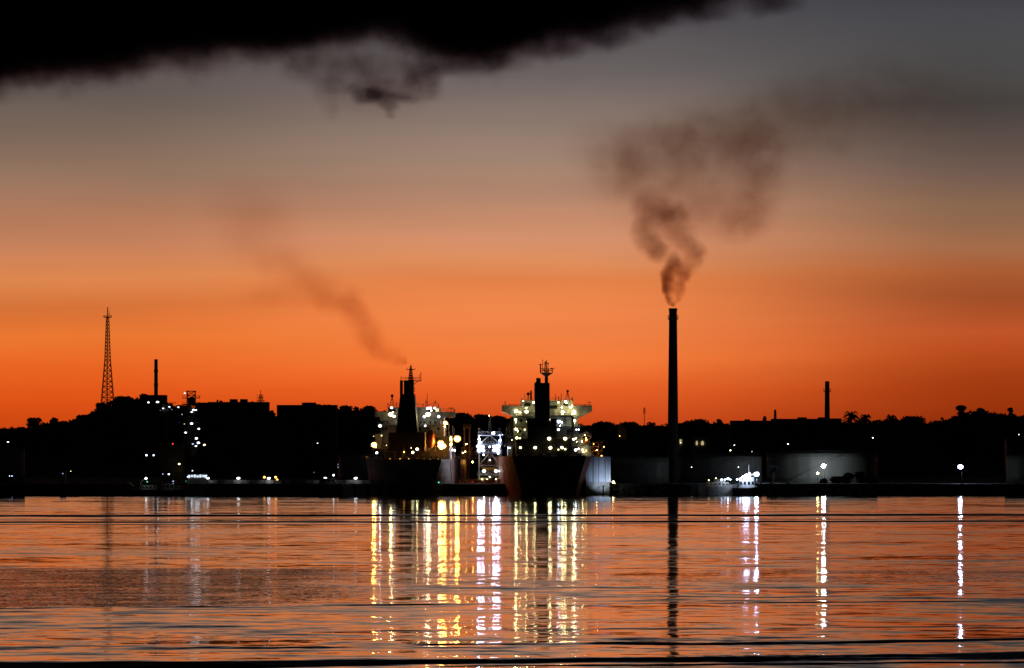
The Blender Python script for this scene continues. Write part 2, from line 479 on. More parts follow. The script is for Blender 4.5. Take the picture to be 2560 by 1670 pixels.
# individual trees that stand clear of the wood
def tree(name, label, px, top, base_py, wpx, Y, kind='round', group=None, seed=0, cat='tree'):
    if Y > 2200: Y = 2575
    rg = np.random.default_rng(seed + 11); k = Y / FPX
    x = (px - 1280) * k; zt = CH + (HZ - top) * k; zb = CH + (HZ - base_py) * k; zb = min(hill_z(x, Y) - 1 if Y > 2200 else zb, zt - 3)
    H = zt - zb; w = wpx * k / 2
    t = thing(name, label, cat, (x, Y, zb), 0, group)
    tr = MB(); cl = []
    if kind == 'palm':
        tr.path([(0, 0, 0), (.1 * H * .2, 0, H * .35), (.03 * H, 0, H * .72)], .35, 8).build('trunk', BARK, t)
        b_ = MB()
        for i in range(44):
            a = i * 2.4; up = rg.uniform(-.5, 1.0); pts = []
            for j in range(6):
                q = j / 5; pts.append(Vector((math.cos(a) * w * q * (1.05 - .25 * up), math.sin(a) * w * q, H * .72 + up * w * .9 * math.sin(q * 2.0) - w * .45 * q * q)))
            for j in range(5):
                p, q_ = pts[j], pts[j + 1]; s_ = (q_ - p).cross(Vector((0, 0, 1))).normalized() * (.75 - .12 * j)
                dn = Vector((0, 0, -.45))
                for sg in (-1, 1):
                    f = [b_.b.verts.new(v) for v in (p, q_, q_ + s_ * sg + dn, p + s_ * sg + dn)]; b_.b.faces.new(f)
        b_.build('crown', LEAF, t)
        return t
    tr.tube((0, 0, -2), (0, 0, H * .55), .4, .22)
    for i in range(5):
        a = i * 1.3 + seed; tr.tube((0, 0, H * (.3 + .05 * i)), (math.cos(a) * w * .5, math.sin(a) * w * .5, H * (.55 + .07 * i)), .16, .06, n=5)
    tr.build('trunk', BARK, t)
    n = 9 if kind == 'round' else 12
    for i in range(n):
        a = rg.uniform(0, 6.28); rr = rg.uniform(.2, .62) * w; s_ = rg.uniform(.34, .5) * w
        hz = rg.uniform(.35, .85) if kind == 'round' else rg.uniform(.62, .9)
        cl.append((math.cos(a) * rr, math.sin(a) * rr, min(H * hz, H - s_ * .7), s_, s_, s_ * .75))
    cl.append((0, 0, H - w * .38, w * .45, w * .45, w * .38))
    leaf_obj('crown', leaves(rg, cl, 1500, .5 + w * .04), LEAF, t)
    return t


tree('tree', 'dense round-headed dark tree standing clear on the low ridge at the far left', 84, 1044, 1080, 40, 2540, seed=1)
tree('tree', 'small bushy tree two crowns right of the round tree on the left ridge', 134, 1044, 1070, 26, 2540, seed=2)
tree('tree', 'low spreading tree at the foot of the slope below the lattice mast', 209, 1038, 1070, 40, 2520, seed=3)
tree('tree', 'leaning dark tree on the steep slope right beside the lattice mast', 256, 1008, 1050, 34, 2500, seed=4)
tree('tree', 'broad-crowned tree on the hilltop between lattice mast and dark vent stack', 306, 991, 1040, 64, 2480, 'flat', seed=5)
tree('tree', 'high rounded tree just left of the dark vent stack on the hilltop', 364, 984, 1030, 40, 2300, seed=6)
tree('tree', 'small ragged tree in the gap between the two flat-roofed blocks', 680, 1026, 1060, 20, 2350, seed=7)
tree('tree', 'domed tree just right of the long flat-roofed block', 864, 1014, 1060, 38, 2450, seed=8)
tree('tree', 'small pointed tree between the flat-roofed block and the left ship', 893, 1018, 1060, 18, 2450, seed=9)
tree('tree', 'wide dark tree directly behind the left end of the left ship bridge', 920, 1015, 1060, 46, 2450, seed=10)
tree('tree', 'rounded tree directly right of the left ship bridge wing', 1156, 1032, 1070, 44, 2450, seed=11)
tree('tree', 'broad tree behind the lit gantry mast between the ships', 1206, 1036, 1072, 44, 2450, seed=12)
tree('tree', 'rounded tree behind the left bridge wing of the right ship', 1246, 1040, 1076, 38, 2450, seed=13)
tree('tree', 'large dome-shaped tree to the right of the right ship', 1512, 1055, 1105, 64, 2300, 'flat', seed=14)
tree('tree', 'rounded tree between the right ship and the thin aerial mast', 1574, 1055, 1090, 44, 2350, seed=15)
tree('palm_tree', 'low palm beside the foot of the thin aerial mast', 1628, 1057, 1075, 28, 2300, 'palm', seed=16)
tree('tree', 'broad domed tree just right of the tall smoking chimney', 1740, 1049, 1090, 62, 2350, 'flat', seed=17)
tree('tree', 'small round tree midway between tall chimney and long low sheds', 1797, 1048, 1080, 22, 2350, seed=18)
tree('tree', 'small ball-shaped tree just left of the short stubby chimney', 1912, 1041, 1056, 11, 2400, seed=19)
tree('palm_tree', 'tall spiky palm, first right of the banded chimney', 2128, 1031, 1062, 44, 2400, 'palm', seed=20)
tree('palm_tree', 'smaller spiky palm, second right of the banded chimney', 2163, 1038, 1062, 34, 2400, 'palm', seed=21)
tree('palm_tree', 'lone small palm, third right of the banded chimney', 2230, 1039, 1060, 34, 2400, 'palm', seed=22)
tree('tree', 'smooth domed tree left of the notch in the right ridge', 2283, 1041, 1090, 60, 2400, 'flat', seed=23)
tree('tree', 'tall square-topped dark tree, highest on the right ridge', 2403, 1013, 1070, 38, 2400, seed=24)
tree('tree', 'low mounded tree on the ridge right of the tall square-topped tree', 2452, 1020, 1070, 40, 2400, seed=25)
tree('tree', 'narrow lollipop tree near the right end of the ridge', 2527, 1019, 1056, 20, 2400, seed=26)
for i, (px, py, w) in enumerate(((2090, 1192, 40), (2118, 1183, 36), (2152, 1180, 30), (2178, 1190, 36), (2062, 1198, 24))):
    tree('shrub', ['wide low shrub in front of the lit grey tank by the lamps', 'tallest rounded shrub against the lit right tank', 'feathery shrub at the right edge of the lit tank', 'outermost low shrub right of the lit tank', 'smallest shrub under the white flood lamp'][i],
         px, py, 1216, w, 1560, seed=30 + i, group='shrubs before the lit tank', cat='shrub')

# ------------------------------------------------------------------ quay and shore pieces
q = Site('quay', 'long dark-faced concrete quay with its edge lit by low lamps', 'quay', 700, 1490, 0)
m = MB(); a = q.L(520, 1209, 0); b_ = q.L(965, 1209, 0)
m.bx(a.x, b_.x, 0, 26, -2, a.z); m.build('wall', CONC, q.o)
m = MB(); m.bx(a.x, b_.x, 5.5, 6.1, a.z, a.z + 1.25)
n = 22
for i in range(n + 1): m.box((a.x + (b_.x - a.x) * i / n, 5.3, a.z + .62), (.25, .4, 1.3))
m.build('parapet', CONC, q.o)
m = MB()
for i in range(14):
    x = a.x + (i + .5) * (b_.x - a.x) / 14
    MB().tube((x, -.25, -1), (x, -.25, a.z - .6), .3, n=8).build('fender', BLACK, q.o)
for i, (px, col, r, k) in enumerate(((520, 'w', 4.2, 9), (596, 'w', 5.2, 9), (672, 'w', 5.2, 9), (813, 'w', 5.2, 9), (889, 'w', 5.2, 9))):
    lab = ['first low white lamp at the left end of the lit quay edge', 'second low white lamp from the left on the quay', 'low white quay lamp flanked by two orange lamps', 'low white quay lamp below the small dark vessel', 'low white quay lamp nearest the left ship'][i]
    t = Site('quay_lamp', lab, 'lamp', px, 1494, a.z, group='low lamps along the quay edge')
    mm = MB()
    for s_ in (-.75, .75): mm.tube((s_, 0, 0), (s_, 0, 1.4), .06, n=5)
    mm.tube((-.8, 0, 1.4), (.8, 0, 1.4), .07, n=5); mm.build('frame', GREY, t.o)
    t.lamp(px, 1195.5, 0, r * .9, col, k, 'lamp_head', .5, False)
for i, (px, py, r) in enumerate(((661, 1193, 3.6), (689, 1193, 3.4), (693, 1199, 3))):
    t = Site('yard_lamp', ['orange lamp left of the white quay lamp', 'upper orange lamp right of the white quay lamp', 'lower orange lamp right of the white quay lamp'][i], 'lamp', px, 1500, a.z, group='orange lamps on the quay')
    MB().tube((0, 0, 0), (0, 0, t.L(px, py, 0).z), .07, n=5).build('post', GREY, t.o)
    t.lamp(px, py, 0, r * .85, 'or', 7, 'lamp_head', .9, False)

# rock and scrub bank along the rest of the shore
for (x0, x1, nm) in ((-190, -108, 0), (30, 190, 1)):
    rg = np.random.default_rng(3 + nm); m = MB()
    for i in range(260):
        x = rg.uniform(x0, x1); r = rg.uniform(.4, 1.3); yy = float(np.interp(x, [p[0] for p in shore_pts], [p[1] for p in shore_pts]))
        h = rg.uniform(0, 1)
        m.ball((x, yy - 3.2 + h * 3.4, -.3 + h * 4.2), r, .6, 1)
    o = m.build('rock_bank', mat('dark wet rock', (.07, .07, .065), .8)); tag(o, kind='stuff')
    o['label'] = ['dark boulder bank along the left shore', 'dark boulder bank along the right shore'][nm]

# ------------------------------------------------------------------ lattice mast
def lattice(mb, cx, cy, z0, z1, w0, w1, n, r, face=4):
    prev = None
    for i in range(n + 1):
        t = i / n; w = (w0 + (w1 - w0) * t) / 2; z = z0 + (z1 - z0) * t
        c = [Vector((cx + a * w, cy + b_ * w, z)) for a, b_ in ((-1, -1), (1, -1), (1, 1), (-1, 1))]
        for j in range(4): mb.tube(c[j], c[(j + 1) % 4], r * .7, n=4)
        if prev:
            for j in range(4):
                mb.tube(prev[j], c[j], r, n=4)
                mb.tube(prev[j], c[(j + 1) % 4], r * .55, n=4); mb.tube(prev[(j + 1) % 4], c[j], r * .55, n=4)
        prev = c


t = Site('lattice_mast', 'tall tapering lattice radio mast on the left hillside', 'mast', 269, 2400, 30)
m = MB(); z = lambda py: t.L(269, py, 0).z
lattice(m, 0, 0, z(1020), z(900), 7.4, 3.2, 9, .2); lattice(m, 0, 0, z(900), z(795), 3.2, 1.5, 12, .17)
m.build('tower', STEEL, t.o)
m = MB(); m.lathe((0, 0, z(794)), [(2.0, 0), (2.2, .35)], 12); m.rail([(-2.1, -2, z(794)), (2.1, -2, z(794)), (2.1, 2, z(794)), (-2.1, 2, z(794)), (-2.1, -2, z(794))], 1.2, 1)
m.build('platform', STEEL, t.o)
m = MB(); m.tube((0, 0, z(795)), (0, 0, z(768)), .32, .25); m.tube((.9, 0, z(795)), (.9, 0, z(776)), .08); m.box((.9, 0, z(785)), (.3, .3, 1.6)); m.build('aerial', STEEL, t.o)
m = MB(); m.tube((-.2, -1, z(1020)), (-.1, -.7, z(795)), .35, .25, n=6); m.build('cable_duct', STEEL, t.o)


# ------------------------------------------------------------------ chimneys
def chimney(name, label, px, Y, top, base, wt_, wb, bands=(), cap=True, m_=BRICK):
    t = Site(name, label, 'chimney', px, Y, 3.9 if base > 1150 else 20)
    k = Y / FPX; zt = t.L(px, top, 0).z; zb = t.L(px, base, 0).z if base < 1150 else 0
    m = MB(); pr = []
    for i in range(13):
        f = i / 12; pr.append(((wb + (wt_ - wb) * f) * k / 2, zb + (zt - zb) * f))
    m.lathe((0, 0, 0), pr, 28); m.build('shaft', m_, t.o, False)
    if cap:
        MB().lathe((0, 0, 0), [(wt_ * k / 2 + .15, zt - .9), (wt_ * k / 2 + .2, zt + .02), (wt_ * k / 2 - .3, zt + .05)], 28).build('cap', BLACK, t.o)
    for py, e in bands:
        z_ = t.L(px, py, 0).z; rr = wt_ * k / 2
        g = MB(); g.lathe((0, 0, 0), [(rr + .1, z_ - .5), (rr + e, z_), (rr + e, z_ + .15)], 24)
        ring = [(math.cos(i * math.pi / 6) * (rr + e), math.sin(i * math.pi / 6) * (rr + e), z_ + .15) for i in range(13)]
        g.rail(ring, 1.1, 2); g.build('gallery', STEEL, t.o)
    g = MB(); rr = wb * k / 2
    for s_ in (-.25, .25): g.tube((s_, -rr - .2, zb), (s_, -wt_ * k / 2 - .2, zt), .06, n=4)
    for i in range(60):
        f = i / 60; yy = -rr - .2 + (rr - wt_ * k / 2) * f; g.tube((-.25, yy, zb + (zt - zb) * f), (.25, yy, zb + (zt - zb) * f), .04, n=4)
    g.build('ladder', STEEL, t.o)
    return t


chimney('chimney', 'tall smoking industrial chimney rising right of the ships', 1682.5, 1600, 771, 1250, 19.5, 29, ((797, .55),), m_=BLACK)
chimney('chimney', 'slim dark vent stack on the hill above the refinery', 390, 2250, 898, 1010, 8.5, 10, ((930, .2), (965, .2)), False)
chimney('chimney', 'medium chimney with a projecting band above the right ridge', 2068, 2300, 953, 1060, 11, 13.5, ((978, .9),), False)
chimney('chimney', 'short stubby chimney on the long low sheds', 1938, 2300, 1024, 1060, 5.5, 8, (), False)
t = Site('aerial_mast', 'thin whip aerial mast left of the tall chimney', 'mast', 1611, 2300, 20)
m = MB(); m.tube((0, 0, t.L(0, 1070).z), (0, 0, t.L(0, 1017).z), .16, n=6); m.build('pole', STEEL, t.o)
m = MB()
for dx_ in (-.45, .45): m.box((dx_, 0, t.L(0, 1027).z), (.28, .28, 3))
m.build('antenna_panel', STEEL, t.o)
for px, lab in ((1706, 'left of the two power masts behind the tall chimney'), (1829, 'slender power mast midway along the right shore')):
    t = Site('power_mast', lab, 'mast', px, 1750, 4); m = MB(); z1 = t.L(px, 1058).z
    lattice(m, 0, 0, 0, z1, 1.6, .7, 12, .07); m.tube((-1.6, 0, z1), (1.6, 0, z1), .1, n=5); m.build('tower', RUST if px < 1800 else GREY, t.o)
t = Site('power_mast', 'right of the two power masts behind the tall chimney', 'mast', 1714, 1760, 4)
m = MB(); z1 = t.L(1714, 1053).z; lattice(m, 0, 0, 0, z1, 1.4, .7, 12, .07); m.tube((-1, 0, z1 - 1), (1, 0, z1 - 1), .1, n=5); m.build('tower', RUST, t.o)

# ------------------------------------------------------------------ ridge buildings
def block(name, label, x0, x1, top, Y, depth=18, bottom=1160, roofbits=(), m_=BRICK, cat='building', win=True):
    t = Site(name, label, cat, (x0 + x1) / 2, Y, 4)
    a, b_ = t.L(x0, bottom), t.L(x1, top)
    a.z = -.2
    m = MB(); m.bx(a.x, b_.x, 0, depth, a.z, b_.z); m.build('wall', m_, t.o)
    MB().bx(a.x - .15, b_.x + .15, -.15, depth + .15, b_.z, b_.z + .35).build('roof', STEEL, t.o)
    for (u0, u1, v, yy) in roofbits:
        c, d = t.L(u0, top), t.L(u1, v); MB().bx(c.x, d.x, yy, yy + 5, b_.z + .35, d.z).build('roof_unit', STEEL, t.o)
    if win:
        n = max(2, int((b_.x - a.x) / 5)); fl = max(1, int((b_.z - a.z) / 4.5))
        for j in range(min(fl, 4)):
            for i in range(n):
                cx = a.x + (i + .5) * (b_.x - a.x) / n; cz = b_.z - 2.2 - j * 4.2
                MB().box((cx, -.06, cz), (1.7, .1, 1.3)).build('window', GLASS, t.o)
    return t


tA = block('factory_building', 'flat-roofed dark block with two large roof boxes, left of the gap', 520, 669, 1006.5, 2100,
           roofbits=((540, 543, 999, 4), (547, 553, 1001, 4), (573, 592, 997.5, 3), (599, 617, 997.5, 3), (626, 631, 1003, 5)))
block('factory_annex', 'low dark annex stepping down left of the two-box factory block', 487, 519, 1008, 2110, roofbits=((489, 504, 1006, 3),), win=False)
t = Site('radio_mast', 'stubby cluttered radio mast on the right end of the factory roof', 'mast', 650, 2095, 4)
m = MB(); zb, zt = t.L(650, 1006).z, t.L(650, 975).z
lattice(m, 0, 6, zb, zb + (zt - zb) * .62, 2.6, 1.2, 4, .12); m.tube((0, 6, zb), (0, 6, zt), .14, n=6); m.tube((-1.8, 6, zb), (-1.8, 6, zb + 4.5), .08, n=5)
m.build('tower', STEEL, t.o)
for z_, w_ in ((.15, 3.9), (.42, 2.8), (.62, 2)): MB().box((.2, 6, zb + (zt - zb) * z_), (w_, 2, .25)).build('platform', STEEL, t.o)
block('factory_building', 'long flat-roofed dark block right of the gap with a raised middle', 692, 841, 1014, 2150, roofbits=((754, 789, 1006, 3), (789, 800, 1010, 3), (808, 813, 1011, 4), (817, 825, 1011, 4), (829, 835, 1012, 4)))
block('shed', 'long low shed left of the stubby chimney on the right ridge', 1828, 1930, 1053, 2280, 14, roofbits=((1863, 1876, 1048, 3),), win=False)
block('shed', 'long low shed between the stubby chimney and the banded chimney', 1931, 2046, 1048.5, 2290, 14, roofbits=((1996, 2018, 1043, 3),), win=False)
block('shed', 'stepped shed at the foot of the banded chimney', 2047, 2104, 1047.5, 2285, 14, roofbits=((2047, 2066, 1043, 3),), win=False)
t = block('boiler_house', 'small dark building under the vent stack on the hill', 372, 413, 989, 2200, 14, roofbits=((376, 386, 987, 3),))

# houses with lit walls between the right ship and the sheds
t = Site('house', 'pale gabled house half hidden by trees, right of the right ship', 'house', 1556, 2000, 10)
m = MB(); a, b_ = t.L(1546, 1098), t.L(1566, 1075); m.prism([(a.x, a.z), (b_.x, a.z), (b_.x, b_.z), ((a.x + b_.x) / 2 - 1, b_.z + 3), (a.x, b_.z)], 0, 8); m.build('wall', WHITE, t.o)
MB().prism([(a.x - .5, b_.z - .2), ((a.x + b_.x) / 2 - 1, b_.z + 3.4), (b_.x + .5, b_.z - .2), (b_.x + .5, b_.z + .1), ((a.x + b_.x) / 2 - 1, b_.z + 3.8), (a.x - .5, b_.z + .1)], -.4, 8.4).build('roof', BRICK, t.o)
t.lamp(1549, 1090, -6, 1.2, 'or', 20, 'lamp', 1, False)
t = Site('church', 'low pale hall with a gabled roof and glowing arched windows', 'building', 1768, 1900, 6)
a, b_ = t.L(1735, 1112), t.L(1800, 1092); m = MB(); m.bx(a.x, b_.x, 0, 10, a.z - 4, b_.z); m.build('wall', BEIGE, t.o)
c = t.L(1762, 1092); d = t.L(1790, 1082)
MB().prism([(c.x, c.z), (d.x, c.z), ((c.x + d.x) / 2, d.z)], -.5, 10.5).build('roof', BRICK, t.o)
for px, r in ((1742, .38), (1756, .6)):
    w = t.L(px, 1108); MB().prism([(w.x - r, w.z - .8), (w.x + r, w.z - .8), (w.x + r, w.z + .5), (w.x, w.z + 1.1), (w.x - r, w.z + .5)], -.3, -.1).build('window', glow('lit window', (1, .85, .4), .5), t.o)
t = Site('gatehouse', 'tiny lit gatehouse beside the foot of the tall chimney', 'building', 1703, 1880, 5)
m = MB(); a, b_ = t.L(1697, 1130), t.L(1708, 1096); m.bx(a.x, b_.x, 0, 4, a.z, b_.z); m.build('wall', BEIGE, t.o)
w = t.L(1702, 1104); MB().box((w.x, -.1, w.z), (1.0, .15, 1.9)).build('window', glow('lit window', (1, .85, .4), .5), t.o)
t.lamp(1702, 1107, -1, 1.0, 'yg', 6, 'lamp', 1, False)


# ------------------------------------------------------------------ tanks
def tank(label, x0, x1, top, Y, base=1212, m_=TANK, flat=True):
    t = Site('storage_tank', label, 'tank', (x0 + x1) / 2, Y + (x1 - x0) * Y / FPX / 2, 4, group='storage tanks along the shore')
    r = (x1 - x0) * Y / FPX / 2; h = t.L(0, top, -r).z
    MB().lathe((0, 0, 0), [(r, 0), (r, h * .25), (r, h * .5), (r, h * .75), (r, h)], 64).build('shell', m_, t.o, True)
    MB().lathe((0, 0, 0), [(r + .25, h), (r + .25, h + .3), (r * .4, h + r * .05), (.3, h + r * .07)], 64).build('roof', STEEL, t.o)
    g = MB()
    for z_ in (.3, h * .33, h * .66, h - 1.4): g.lathe((0, 0, 0), [(r, z_), (r + .16, z_ + .02), (r + .16, z_ + .2), (r, z_ + .22)], 64)
    g.build('ring_girder', m_, t.o)
    g = MB(); n = 26
    for i in range(n):
        a = math.pi * 1.25 + i * 1.1 / n; z_ = h * i / n
        g.box((math.cos(a) * (r + .6), math.sin(a) * (r + .6), z_), (.7, .7, .08), a)
    g.build('stair', STEEL, t.o)
    ring = [(math.cos(i * math.pi / 24) * (r + .2), math.sin(i * math.pi / 24) * (r + .2), h + .3) for i in range(49)]
    MB().rail(ring, 1.1, 4, .04).build('railing', STEEL, t.o)
    return t


tank('wide dim grey storage tank between the right ship and the chimney', 1512, 1677, 1146, 1590)
tank('dark bluish storage tank immediately right of the tall chimney', 1692, 1905, 1142, 1600)
tank('large grey-green storage tank lit by the flood lamp', 1915, 2195, 1135, 1600)
tank('faint teal storage tank high at the right edge', 2512, 2640, 1093, 1760)
tank('dark blue storage tank low at the right edge', 2516, 2640, 1140, 1580)
tank('dim blue-grey storage tank just left of the left ship', 846, 985, 1139, 1560)
tank('dim teal storage tank at the far left edge', -60, 62, 1120, 1600)

# ribbed store at the water's edge, right of the right ship
t = Site('ribbed_store', 'tall pale ribbed store on a dark plinth, touching the right ship', 'building', 1498, 1499, 0)
a, b_ = t.L(1466, 1205), t.L(1525.5, 1143)
m = MB(); m.bx(a.x, b_.x, 0, 14, a.z, b_.z)
n = 15
for i in range(n + 1): m.box((a.x + (b_.x - a.x) * i / n, -.14, (a.z + b_.z) / 2), (.22, .28, b_.z - a.z - .02))
m.build('wall', CLAD, t.o)
m = MB()
for px in (1483, 1497, 1513): m.tube((t.L(px, 1200).x, -.35, a.z), (t.L(px, 1200).x, -.35, b_.z), .12, n=6)
m.build('downpipe', GREY, t.o)
MB().bx(a.x - .1, b_.x + .1, -.4, 14.2, b_.z, b_.z + .35).build('roof', GREY, t.o)
c = t.L(1466, 1226); MB().bx(a.x - .2, b_.x - .3, -.45, 15, -2, a.z).build('plinth', CONC, t.o)
t2 = Site('lamp_post', 'small warm lamp at the right foot of the ribbed store', 'lamp', 1534, 1497.5, 3.8)
MB().tube((0, 0, 0), (0, 0, 1.4), .07, n=6).build('post', GREY, t2.o)
t2.lamp(1533, 1205, 0, 2.6, 'yg', 30, 'lamp_head', 1, False)
t2.lamp(1537, 1208, 0, 1.2, 'yg', 6, 'lamp_head', 1, False)
t2 = Site('flood_light', 'flood light mounted low before the pale ribbed store wall', 'lamp', 1508, 1492, 0)
MB().tube((0, 0, -3), (0, 0, 3.2), .25, n=8).build('post', STEEL, t2.o)
sp = bpy.data.lights.new('store_flood', 'SPOT'); sp.energy = 2200; sp.color = (.62, .75, 1); sp.spot_size = R(95); sp.spot_blend = .8; sp.shadow_soft_size = .2
so = bpy.data.objects.new('flood_beam', sp); C.objects.link(so); so.parent = t2.o; so.location = (0, .4, 3.3); so.rotation_euler = (R(112), 0, R(2))
MB().box((0, 0, 3.35), (.7, .5, .4)).build('lamp_housing', STEEL, t2.o)


# ------------------------------------------------------------------ shore lamps
def shore_lamp(label, px, py, Y, r, col, k, ground=4.0, arm=0., squash=.8, group='lamp posts along the shore', hood=False):
    t = Site('lamp_post', label, 'lamp', px, Y, ground, group=group)
    p = t.L(px, py)
    m = MB(); m.tube((arm, .3, 0), (arm * .9, .3, p.z + .2), .12, .07, n=6)
    m.tube((arm * .9, .3, p.z + .2), (0, 0, p.z + r / 7 * squash + .05), .06, n=5); m.build('post', BLACK, t.o)
    t.lamp(px, py, 0, r, col, k, 'lamp_head', squash, hood)
    return t


shore_lamp('tall lamp post with dazzling white lamp beside the lit grey tank', 2059, 1165, 1586, 6.4, 'w', 170, arm=.5)
shore_lamp('shorter yellowish lamp post just left of the dazzling white one', 2044, 1183, 1520, 3.2, 'ye', 70)
shore_lamp('lone dazzling white lamp post near the right edge', 2401, 1167, 1530, 7.2, 'bw', 260, hood=True, arm=.6)
shore_lamp('tiny white lamp low on the shore under the church windows', 1729, 1168, 1590, 1.4, 'w', 5)
shore_lamp('tiny white lamp low on the shore above the lit white boat', 1846, 1168, 1590, 1.5, 'w', 6)
shore_lamp('warm lamp on the slope below the slender power mast', 1826, 1126, 1700, 2.2, 'yg', 10)
shore_lamp('small white lamp on the slope at the foot of the slender power mast', 1836, 1113, 1800, 1.6, 'w', 6)
shore_lamp('faint small lamp right of the slender power mast', 1880, 1129, 1700, 1.4, 'w', 2)
shore_lamp('bright oval white lamp on the slope under the stubby chimney', 1970, 1110, 1850, 2.6, 'w', 10, 10, squash=.5)
shore_lamp('white lamp on the dark slope under the palms', 2182, 1094.5, 1900, 2.4, 'w', 8, 12, squash=.5)
shore_lamp('white lamp on the dark slope near the right edge', 2547, 1086.5, 1900, 2, 'w', 6, 12, squash=.4)
shore_lamp('small lamp above the teal tank at the far left', 20, 1105, 1800, 2.4, 'w', 8, 8, squash=.7)
shore_lamp('left of a close pair of small lamps low at the far left', 24, 1190, 1530, 1.3, 'bw', 5)
shore_lamp('right of a close pair of small lamps low at the far left', 30, 1190, 1530, 1.3, 'bw', 5)
shore_lamp('small lone lamp on the dark slope right of the radio mast', 794, 1108, 1800, 1.8, 'w', 6, 8, squash=.5)
shore_lamp('tiny warm lamp low on the dark left shore', 177, 1178, 1540, 1.2, 'yg', 3)
shore_lamp('left lamp of the pair below the hill trees', 366, 1138, 1700, 3.0, 'w', 6)
shore_lamp('right lamp of the pair below the hill trees', 384, 1138, 1700, 2.8, 'bw', 5)
shore_lamp('lamp high on a pole above the glowing cabin row', 481, 1177, 1530, 2.0, 'w', 2)

# ------------------------------------------------------------------ refinery
t = Site('process_tower', 'open-framed refinery tower strung with white lamps', 'tower', 478, 1900, 4, hk=.35)
m = MB(); z = lambda py: t.L(478, py).z
lattice(m, 0, 0, 0, z(1010), 6, 6, 9, .16); m.build('frame', STEEL, t.o)
m = MB()
xa, xb = t.L(468, 1000).x, t.L(488, 1000).x
lattice(m, (xa + xb) / 2, 0, z(1008), z(978), xb - xa, xb - xa, 3, .16); m.box(((xa + xb) / 2, 0, z(978)), (xb - xa + .8, 3.4, .35)); m.build('head_frame', STEEL, t.o)
m = MB(); m.lathe((.3, 0, 0), [(1.7, z(1015)), (1.8, z(998)), (1.2, z(994)), (.4, z(992))], 16); m.lathe((-.9, .5, 0), [(1.1, 0), (1.1, z(1010))], 14); m.lathe((1.6, .5, 0), [(.8, 0), (.8, z(1040))], 12); m.build('column', TANK, t.o)
m = MB()
for py in (995, 1011, 1034, 1060, 1086, 1112, 1140, 1170):
    MB().box((0, 0, z(py)), (7.5, 7, .25)).rail([(-3.75, -3.5, z(py)), (3.75, -3.5, z(py)), (3.75, 3.5, z(py))], 1.1, 2, .05).build('platform', STEEL, t.o)
m = MB(); m.bx(t.L(425, 0).x, -3, -.5, .5, z(1019), z(1016)); m.bx(t.L(458, 0).x, xa, -.3, .3, z(996), z(994.5))
for px in (425, 437): m.tube((t.L(px, 0).x, 0, 0), (t.L(px, 0).x, 0, z(1019)), .12, n=5)
m.build('pipe_bridge', STEEL, t.o)
MB().bx(t.L(478, 0).x, t.L(480, 0).x + .6, -2.4, -2, z(1037), z(1025)).build('panel', WHITE, t.o)
MB().bx(t.L(472, 0).x, t.L(475, 0).x, -2.4, -2, z(1072), z(1059)).build('panel', WHITE, t.o)
for (px, py, r, c, k) in ((462, 983, 3.2, 'w', 12), (484, 1025, 4.8, 'w', 22), (479, 1030, 3, 'w', 22), (490, 1025, 3.2, 'w', 14), (455, 1036, 2, 'w', 5), (461, 1060, 2.2, 'yg', 6),
                          (479, 1059, 4.8, 'w', 22), (497, 1072, 4.2, 'w', 14), (464, 1081.5, 4, 'w', 14), (491, 1096, 4.8, 'w', 20), (496, 1107, 5.2, 'w', 22), (490, 1115, 3.8, 'w', 18),
                          (482, 1110, 3.2, 'bw', 10), (511, 1112, 4.2, 'yg', 14), (447, 1056.5, 1.4, 'bl', 2), (446, 1018, 3.2, 'w', 14)):
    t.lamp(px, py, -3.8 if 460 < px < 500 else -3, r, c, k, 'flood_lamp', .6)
t = Site('pipe_rack', 'lamp-hung pipe rack on the hillside left of the refinery tower', 'pipe rack', 408, 2000, 18, hk=.4)
m = MB()
for px in (371, 390, 408, 424, 440): m.tube((t.L(px, 0).x, 0, -6), (t.L(px, 0).x, 0, t.L(px, 1004 + (px - 371) * .3).z), .15, n=5)
for py in (1008, 1020, 1030): m.bx(t.L(371, 0).x, t.L(440, 0).x, -.4, .4, t.L(400, py).z, t.L(400, py).z + .3)
m.build('frame', STEEL, t.o)
m = MB(); m.lathe((t.L(415, 0).x, 1, 0), [(2, t.L(415, 1033).z), (2, t.L(415, 1012).z), (.6, t.L(415, 1008).z)], 14); m.build('drum', TANK, t.o)
for (px, py, r, c, k) in ((371, 1006, 3.6, 'w', 12), (394, 1005, 5.2, 'w', 18), (408, 1021, 3.4, 'w', 12), (424, 1017, 3.6, 'w', 12), (430, 1024, 2, 'bw', 3), (401, 1026, 2, 'bw', 2)):
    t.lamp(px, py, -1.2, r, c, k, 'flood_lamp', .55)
t = Site('silo_block', 'dim beige windowless block with a red lamp on its roof', 'building', 428, 1700, 4)
a, b_ = t.L(401, 1200), t.L(457, 1113)
m = MB(); m.bx(a.x, b_.x, 0, 9, 0, b_.z)
for i in range(7): m.box((a.x + (i + .5) * (b_.x - a.x) / 7, -.1, b_.z / 2), (.18, .2, b_.z - .1))
m.build('wall', BEIGE, t.o)
MB().bx(a.x - .15, b_.x + .15, -.3, 9.2, b_.z, b_.z + .3).build('roof', STEEL, t.o)
t.lamp(432, 1109.5, 1, 2.0, 'rd', 3, 'warning_lamp', .9, False)
t.lamp(448, 1160, -2, 3.2, 'yg', 9, 'wall_lamp', .7)
t = Site('cabin_row', 'low row of white glowing cabins at the left end of the quay', 'cabin', 492, 1516, 4)
a, b_ = t.L(468, 1202), t.L(518, 1186); m = MB(); m.bx(a.x, b_.x, 0, 4, 0, b_.z); m.build('wall', WHITE, t.o)
MB().bx(a.x - .2, b_.x + .2, -.6, 4.2, b_.z, b_.z + .2).build('roof', STEEL, t.o)
